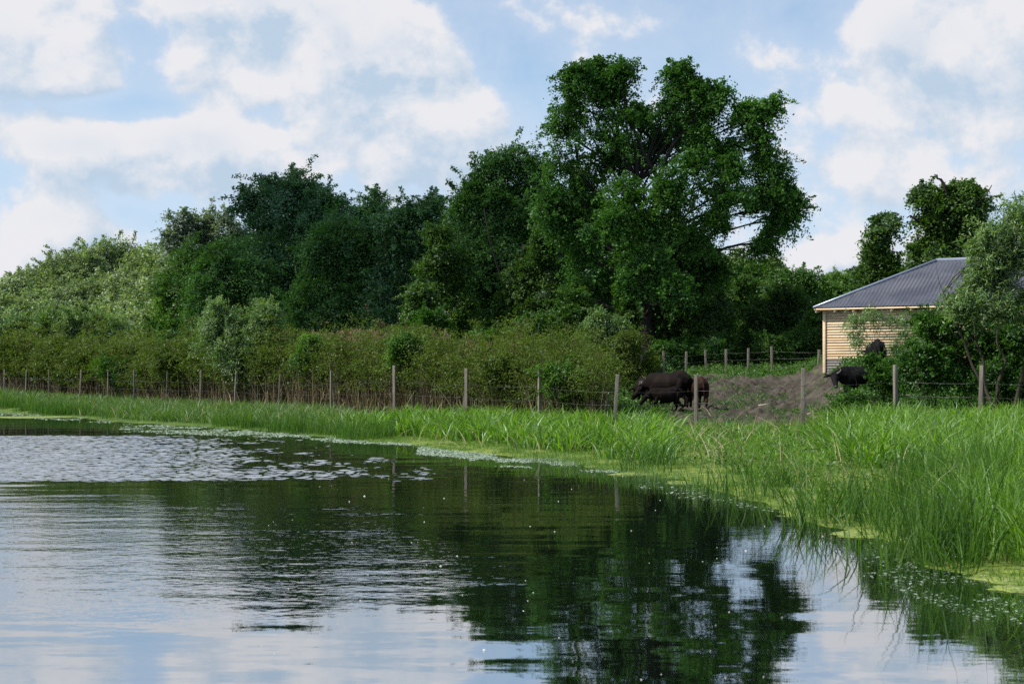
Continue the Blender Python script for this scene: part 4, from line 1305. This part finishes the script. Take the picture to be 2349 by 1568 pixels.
def build_floating():
    g = np.random.default_rng(77)
    # silvery weed lying on the surface
    pts = []
    for (u0, u1, v0, v1, n) in [(700, 1130, 1000, 1024, 9000), (960, 1330, 1024, 1062, 12000), (1080, 1480, 1050, 1082, 5000), (280, 720, 978, 1002, 6000), (0, 260, 948, 966, 1200), (560, 1000, 992, 1012, 1800), (1450, 2000, 1085, 1180, 1200), (1980, 2349, 1250, 1420, 900)]:
        u = g.uniform(u0, u1, n); v = g.uniform(v0, v1, n)
        vc = v0 + (v1 - v0) * (.15 + .7 * (u - u0) / (u1 - u0)) if n > 1500 else (v0 + v1) / 2 + (v1 - v0) * .9 * ((u - u0) / (u1 - u0) - .5)
        v = vc + (v - (v0 + v1) / 2) * .75
        x, y = at_water(u, np.maximum(v, 930))
        ok = (shore_dist(x, y) < -.05) & (g.random(n) < smoothstep(fbm(x * 1.7, y * .9, 3), .40, .56))
        pts.append(np.stack([x[ok], y[ok]], -1))
    P = np.concatenate(pts); n = len(P)
    P3 = np.column_stack([P, .006 + .012 * g.random(n)])
    nn = unit(g.normal(0, .05, (n, 3)) + [0, 0, 1])
    L = g.uniform(.04, .13, n) * (P[:, 1] / 35)
    v, f = leaf_faces(P3, nn, L, L * .6, 0, .02, g=g)
    o = new_mesh('pondweed', v, [f], M['pondweed'], None, np.repeat(g.random(n), 4))
    tag(o, 'silvery pondweed leaves floating along the shore', 'pondweed', kind='stuff')
    # willow fluff
    n = 85
    u = g.uniform(560, 1950, n); v = 1090 + 470 * g.random(n) ** 1.3
    x, y = at_water(u, v)
    ok = shore_dist(x, y) < -.3
    x, y = x[ok], y[ok]; n = len(x)
    V, F = [], []
    r = g.uniform(.004, .0095, n) * np.where(g.random(n) < .1, 1.6, 1) * (y / 16) ** .5
    th = np.arange(8) * np.pi / 4
    ring = np.stack([x[:, None] + r[:, None] * np.cos(th) * 1.1, y[:, None] + r[:, None] * np.sin(th), np.full((n, 8), .002)], -1)
    topv = np.stack([x, y, r * 1.1], -1)
    V = np.concatenate([ring, topv[:, None, :]], 1).reshape(-1, 3)
    b = (np.arange(n) * 9)[:, None]
    F = np.concatenate([b + np.array([[k, (k + 1) % 8, 8]]) for k in range(8)])
    o = new_mesh('fluff', V, [F], M['fluff'], None, np.repeat(g.random(n), 9), smooth=True)
    tag(o, 'white willow fluff specks floating on the dark water', 'fluff', kind='stuff')
    # algae mats
    mat, N = mat_new('algae')
    tc = N.n('ShaderNodeTexCoord'); n1 = N.noise(tc.outputs['Object'], 6, 5, .65); n2 = N.noise(tc.outputs['Object'], 30, 3, .6)
    col = N.mixc(N.smooth(n1.outputs[0], .3, .7), (.11, .17, .02), (.23, .28, .05)); col = N.mixc(N.smooth(n2.outputs[0], .5, .62, 0, .85), col, (.045, .075, .015)); col = N.mixc(N.smooth(N.noise(tc.outputs['Object'], 11, 4, .6).outputs[0], .58, .66, 0, .7), col, (.30, .29, .15))
    bp = N.n('ShaderNodeBump'); bp.inputs['Distance'].default_value = .02; N.put(bp.inputs['Height'], n2.outputs[0])
    p = N.n('ShaderNodeBsdfPrincipled'); N.put(p.inputs['Base Color'], col); p.inputs['Roughness'].default_value = .8; N.put(p.inputs['Normal'], bp.outputs[0])
    mat_out(N, p.outputs[0])
    V, F, c = [], [], 0
    for (u, v, ru, rv) in [(1930, 1188, 120, 9), (2040, 1206, 110, 9), (2080, 1226, 150, 12), (2120, 1240, 90, 9), (1760, 1140, 70, 6), (1600, 1108, 90, 4), (2320, 1330, 90, 10), (2340, 1352, 70, 8), (2260, 1300, 60, 5), (1480, 1088, 90, 3), (60, 957, 120, 2), (1130, 1036, 90, 2), (2200, 1252, 60, 6)]:
        x, y = at_water(u, v)
        rx = ru / FOC * y; yb = CAM_Z * FOC / (v - rv - HZ); ry = yb - y
        m = 46; th = np.arange(m) * 2 * np.pi / m
        w = 1 + .45 * (fbm(np.cos(th) * 2.2 + u, np.sin(th) * 2.2 + v, 3) - .5) * 2
        V.append(np.column_stack([x + rx * w * np.cos(th), y + ry * w * np.sin(th), np.full(m, .004)]))
        V.append(np.column_stack([x + rx * .8 * w * np.cos(th), y + ry * .8 * w * np.sin(th), .012 + .012 * g.random(m)]))
        V.append([[x, y, .03]])
        for k in range(m):
            k2 = (k + 1) % m
            F += [[c + k, c + k2, c + m + k2], [c + k, c + m + k2, c + m + k], [c + m + k, c + m + k2, c + 2 * m]]
        c += 2 * m + 1
    o = new_mesh('algae_mats', np.concatenate([np.asarray(q, float) for q in V]), [np.array(F)], mat, smooth=True)
    tag(o, 'yellow green algae mats floating along the water edge', 'algae', kind='stuff')
    # a bleached pole lying in the shallows
    x0, y0 = at_water(2160, 1280); x1, y1 = at_water(2243, 1286)
    T = Tubes(); T.add([(0, 0, 0), (x1 - x0, y1 - y0, .01)], [.035, .03], 9)
    o = T.build('floating_pole', M['fluff']); o.location = (x0, y0, .025)
    tag(o, 'bleached white pole floating near the right shore', 'pole')
    for lab, pts, r, mt in [
        ('pale dead stick lying across the middle of the mud slope', [(1740, 930, 49.5), (1755, 928, 49.5), (1766, 925, 49.5)], .03, 'deadwood'),
        ('short pale stick on the mud beside the tall post', [(1852, 951, 46), (1858, 948, 46), (1863, 946, 46)], .035, 'deadwood'),
        ('crooked white root on the mud below the face of the black buffalo', [(1928, 905, 49.5), (1933, 911, 49.4), (1940, 912, 49.4), (1945, 916, 49.3)], .025, 'deadwood'),
        ('dead branch poking out of the undergrowth beside the second post from the right', [(2078, 905, 43), (2100, 909, 42.9), (2130, 917, 42.8), (2152, 922, 42.8)], .03, 'deadwood'),
        ('long dry twig leaning up behind the dark shaggy buffalo', [(1505, 890, 53.5), (1488, 872, 53.5), (1472, 862, 53.5)], .018, 'straw'),
        ('dark fallen twig on the upper mud slope', [(1748, 888, 60), (1765, 889, 60), (1776, 897, 59.5)], .025, 'twig')]:
        Q = np.array([PX(*q) for q in pts])
        for k in range(len(Q)):
            if 'leaning' not in lab:
                Q[k, 2] = max(Q[k, 2], ground1(Q[k, 0], Q[k, 1]) + .02)
        T = Tubes(); T.add(Q - Q[0], np.linspace(r, r * .5, len(Q)), 6)
        o = T.build('stick', M[mt]); o.location = Q[0]
        tag(o, lab, 'stick')


build_floating()

# ------------------------------------------------------------------ buffalo


def hide_mat(name, c1, c2):
    m, N = mat_new(name)
    tc = N.n('ShaderNodeTexCoord')
    n1 = N.noise(tc.outputs['Object'], 3.0, 4, .6)
    n2 = N.noise(N.vmath('MULTIPLY', tc.outputs['Object'], (1, 1, .35)), 34.0, 3, .6)
    col = N.mixc(N.smooth(n1.outputs[0], .35, .7), c1, c2)
    b = N.n('ShaderNodeBump'); b.inputs['Strength'].default_value = .5; b.inputs['Distance'].default_value = .02
    N.put(b.inputs['Height'], n2.outputs[0])
    p = N.n('ShaderNodeBsdfPrincipled'); N.put(p.inputs['Base Color'], col)
    p.inputs['Roughness'].default_value = .8; p.inputs['Specular IOR Level'].default_value = .08
    N.put(p.inputs['Normal'], b.outputs[0])
    mat_out(N, p.outputs[0])
    return m


M['hide_dark'] = hide_mat('hide_dark', (.006, .0045, .004), (.014, .009, .007))
M['hide_brown'] = hide_mat('hide_brown', (.016, .009, .006), (.044, .021, .013))
M['hide_black'] = hide_mat('hide_black', (.005, .005, .006), (.012, .011, .012))
M['horn'] = rough_mat('horn', (.10, .09, .08), (.22, .20, .17), 5, .5, .2)
M['eye'] = rough_mat('eye', (.01, .01, .01), (.02, .015, .01), 5, .1, 0)
M['ear_tag'] = rough_mat('ear_tag', (.75, .74, .70), (.85, .84, .8), 5, .5, .05)
M['muzzle'] = rough_mat('muzzle', (.035, .032, .034), (.07, .065, .065), 8, .35, .1)


def _unit_sphere(nu=14, nv=9):
    v = [[0, 0, 1.0]]
    for j in range(1, nv):
        ph = math.pi * j / nv
        v += [[math.sin(ph) * math.cos(2 * math.pi * i / nu), math.sin(ph) * math.sin(2 * math.pi * i / nu), math.cos(ph)] for i in range(nu)]
    v.append([0, 0, -1.0])
    last = len(v) - 1
    f4, f3 = [], []
    for i in range(nu):
        i2 = (i + 1) % nu
        f3.append([0, 1 + i, 1 + i2]); f3.append([last, 1 + (nv - 2) * nu + i2, 1 + (nv - 2) * nu + i])
        for j in range(nv - 2):
            f4.append([1 + j * nu + i, 1 + (j + 1) * nu + i, 1 + (j + 1) * nu + i2, 1 + j * nu + i2])
    return np.array(v), np.array(f4), np.array(f3)


SPH_V, SPH_4, SPH_3 = _unit_sphere()


def ball_chain(bm, pts, rad, step=.3):
    """ellipsoids strung along a polyline; rad: (ry, rz) or r per point"""
    pts = [Vector(p) for p in pts]
    rad = [r if isinstance(r, tuple) else (r, r) for r in rad]
    for (p, q, r, s) in zip(pts[:-1], pts[1:], rad[:-1], rad[1:]):
        L = (q - p).length
        n = max(2, int(L / (min(r[0], r[1], s[0], s[1]) * step)) + 1)
        n = min(n, 14)
        for k in range(n + 1):
            t = k / n
            ry, rz = r[0] + (s[0] - r[0]) * t, r[1] + (s[1] - r[1]) * t
            bm.append(SPH_V * np.array([min(ry, rz), ry, rz]) + np.array(p.lerp(q, t)))


def buffalo(name, label, loc, yaw, hide, scale=1.0, head=(1.02, 0, 1.02), muzzle=(1.36, 0, .72), tagear=None, horns=True, step=0.0, thin=1.0):
    root = thing(name, label, 'buffalo', loc, 'buffalo in the paddock', yaw)
    root.scale = (scale,) * 3
    bm = []
    hb, mz = Vector(head), Vector(muzzle)
    ball_chain(bm, [(-.70, 0, 1.02), (-.45, 0, 1.02), (-.15, 0, .93), (.22, 0, .92), (.50, 0, .98), (.66, 0, 1.02)],
               [(.20, .22), (.27 * thin, .31), (.35 * thin, .37), (.33 * thin, .38), (.24, .33), (.17, .24)])
    ball_chain(bm, [(-.76, 0, 1.18), (-.52, 0, 1.31), (-.36, 0, 1.30), (-.05, 0, 1.20), (.30, 0, 1.20), (.50, 0, 1.16)], [.07, .085, .085, .08, .085, .08])
    for s in (-1, 1):
        ball_chain(bm, [(-.50, .17 * s, 1.22), (-.66, .15 * s, 1.14), (-.82, .10 * s, 1.08)], [.075, .08, .06])     # hip and pin bones
        ball_chain(bm, [(.44, .17 * s, .88), (.45 + step * .1 * s, .17 * s, .60), (.46 + step * .16 * s, .16 * s, .40), (.44 + step * .24 * s, .16 * s, .14), (.47 + step * .25 * s, .16 * s, .05)], [(.10, .15), .095, .068, .048, .058])
        ball_chain(bm, [(-.56, .17 * s, .95), (-.50, .20 * s, .70), (-.58 - step * .1 * s, .18 * s, .54), (-.72 - step * .15 * s, .17 * s, .42), (-.66 - step * .22 * s, .17 * s, .14), (-.63 - step * .22 * s, .17 * s, .05)],
                   [(.14, .20), (.11, .15), .085, .062, .046, .058])
    ball_chain(bm, [(.60, 0, 1.06), tuple(Vector((.60, 0, 1.06)).lerp(hb, .5)), tuple(hb)], [(.15, .24), (.13, .19), (.12, .15)])
    d = (mz - hb)
    ball_chain(bm, [tuple(hb), tuple(hb + d * .35), tuple(hb + d * .72), tuple(mz)], [(.125, .135), (.118, .125), (.085, .09), (.085, .078)])
    dn = d.normalized()
    side = dn.cross(Vector((0, 0, 1)))
    if side.length < .1: side = Vector((0, 1, 0))
    side.normalize()
    upv = side.cross(dn).normalized()
    for s in (-1, 1):
        e0 = hb + side * s * .10 + upv * .02 - dn * .02
        ball_chain(bm, [tuple(e0), tuple(e0 + side * s * .13 - Vector((0, 0, .02))), tuple(e0 + side * s * .26 - Vector((0, 0, .07)))], [.04, (.05, .055), .022])
    ball_chain(bm, [(-.86, 0, 1.12), (-.93, 0, .95), (-.93, 0, .62), (-.92, 0, .42)], [.04, .032, .024, .035])
    k = np.arange(len(bm))[:, None, None] * len(SPH_V)
    o = new_mesh('body', np.concatenate(bm), [(SPH_4[None] + k).reshape(-1, 4), (SPH_3[None] + k).reshape(-1, 3)], M[hide], root)
    r = o.modifiers.new('remesh', 'REMESH'); r.mode = 'VOXEL'; r.voxel_size = .022; r.use_smooth_shade = True
    sm = o.modifiers.new('smooth', 'SMOOTH'); sm.factor = .5; sm.iterations = 5
    for s in (-1, 1):
        if horns:
            T = Tubes()
            b = hb + side * s * .07 + upv * .11
            pts = [b, b + side * s * .10 + upv * .03 - dn * .05, b + side * s * .19 + upv * .06 - dn * .14, b + side * s * .21 + upv * .13 - dn * .24]
            T.add([tuple(b.lerp(p, .62)) for p in pts], [.034, .029, .02, .006], 8)
            T.build('horn', M['horn'], root)
        bm = bmesh.new()
        bmesh.ops.create_uvsphere(bm, u_segments=10, v_segments=8, radius=.022, matrix=Matrix.Translation(hb + d * .30 + side * s * .105 + upv * .05))
        me = bpy.data.meshes.new('eye'); bm.to_mesh(me); bm.free(); me.materials.append(M['eye'])
        e = bpy.data.objects.new('eye', me); C.objects.link(e); e.parent = root
    bm = bmesh.new()
    bmesh.ops.create_uvsphere(bm, u_segments=12, v_segments=8, radius=1, matrix=Matrix.Translation(mz + dn * .035) @ Matrix.Diagonal((.07, .075, .06, 1)))
    me = bpy.data.meshes.new('nose'); bm.to_mesh(me); bm.free(); me.materials.append(M['muzzle'])
    e = bpy.data.objects.new('nose', me); C.objects.link(e); e.parent = root
    if tagear is not None:
        p = hb + side * tagear * .26 - Vector((0, 0, .06))
        b = Boxes(); b.add(p, (.012, 0, 0), (0, .04, 0), (0, 0, .045)); b.build('ear_tag', M['ear_tag'], root, .008)
    return root


def on_ground(u, d, sink=.0):
    x = (u - CX) / FOC * d
    return (x, d, ground1(x, d) - sink)


def build_buffalo():
    def yaw_to(dx, dy): return math.atan2(dy, dx)
    buffalo('buffalo', 'large dark brown buffalo seen side on reaching its head low to the left', on_ground(1532, 51.5), yaw_to(-.80, .52), 'hide_dark', 1.08, (.96, 0, .80), (1.25, .10, .46), step=.6, thin=1.05)
    buffalo('buffalo', 'dark buffalo calf with a white ear tag, head down in the grass in front', on_ground(1527, 49.9), yaw_to(-1, -.12), 'hide_dark', .72, (.98, .08, .90), (1.28, .12, .50), tagear=1, horns=False, step=.7)
    buffalo('buffalo', 'reddish brown buffalo seen from behind, partly hidden by a fence post', on_ground(1601, 51.2), yaw_to(-.12, 1), 'hide_brown', .93, (1.0, .1, .80), (1.28, .15, .45), step=.3)
    buffalo('buffalo', 'dark shaggy buffalo standing behind the side on one, only its back showing', on_ground(1484, 53.8), yaw_to(-.35, .9), 'hide_dark', .90, (.98, 0, .80), (1.26, 0, .45))
    buffalo('buffalo', 'black buffalo facing out beside the elder shrub with drooping ears', on_ground(1972, 45.6), yaw_to(-.95, -.22), 'hide_black', .97, (.96, .12, .98), (1.06, .42, .66), step=.4)
    buffalo('buffalo', 'black buffalo seen from behind against the shed wall', on_ground(2008, 51.5), yaw_to(.1, 1), 'hide_black', 1.02, (1.0, 0, .95), (1.3, 0, .7))


build_buffalo()
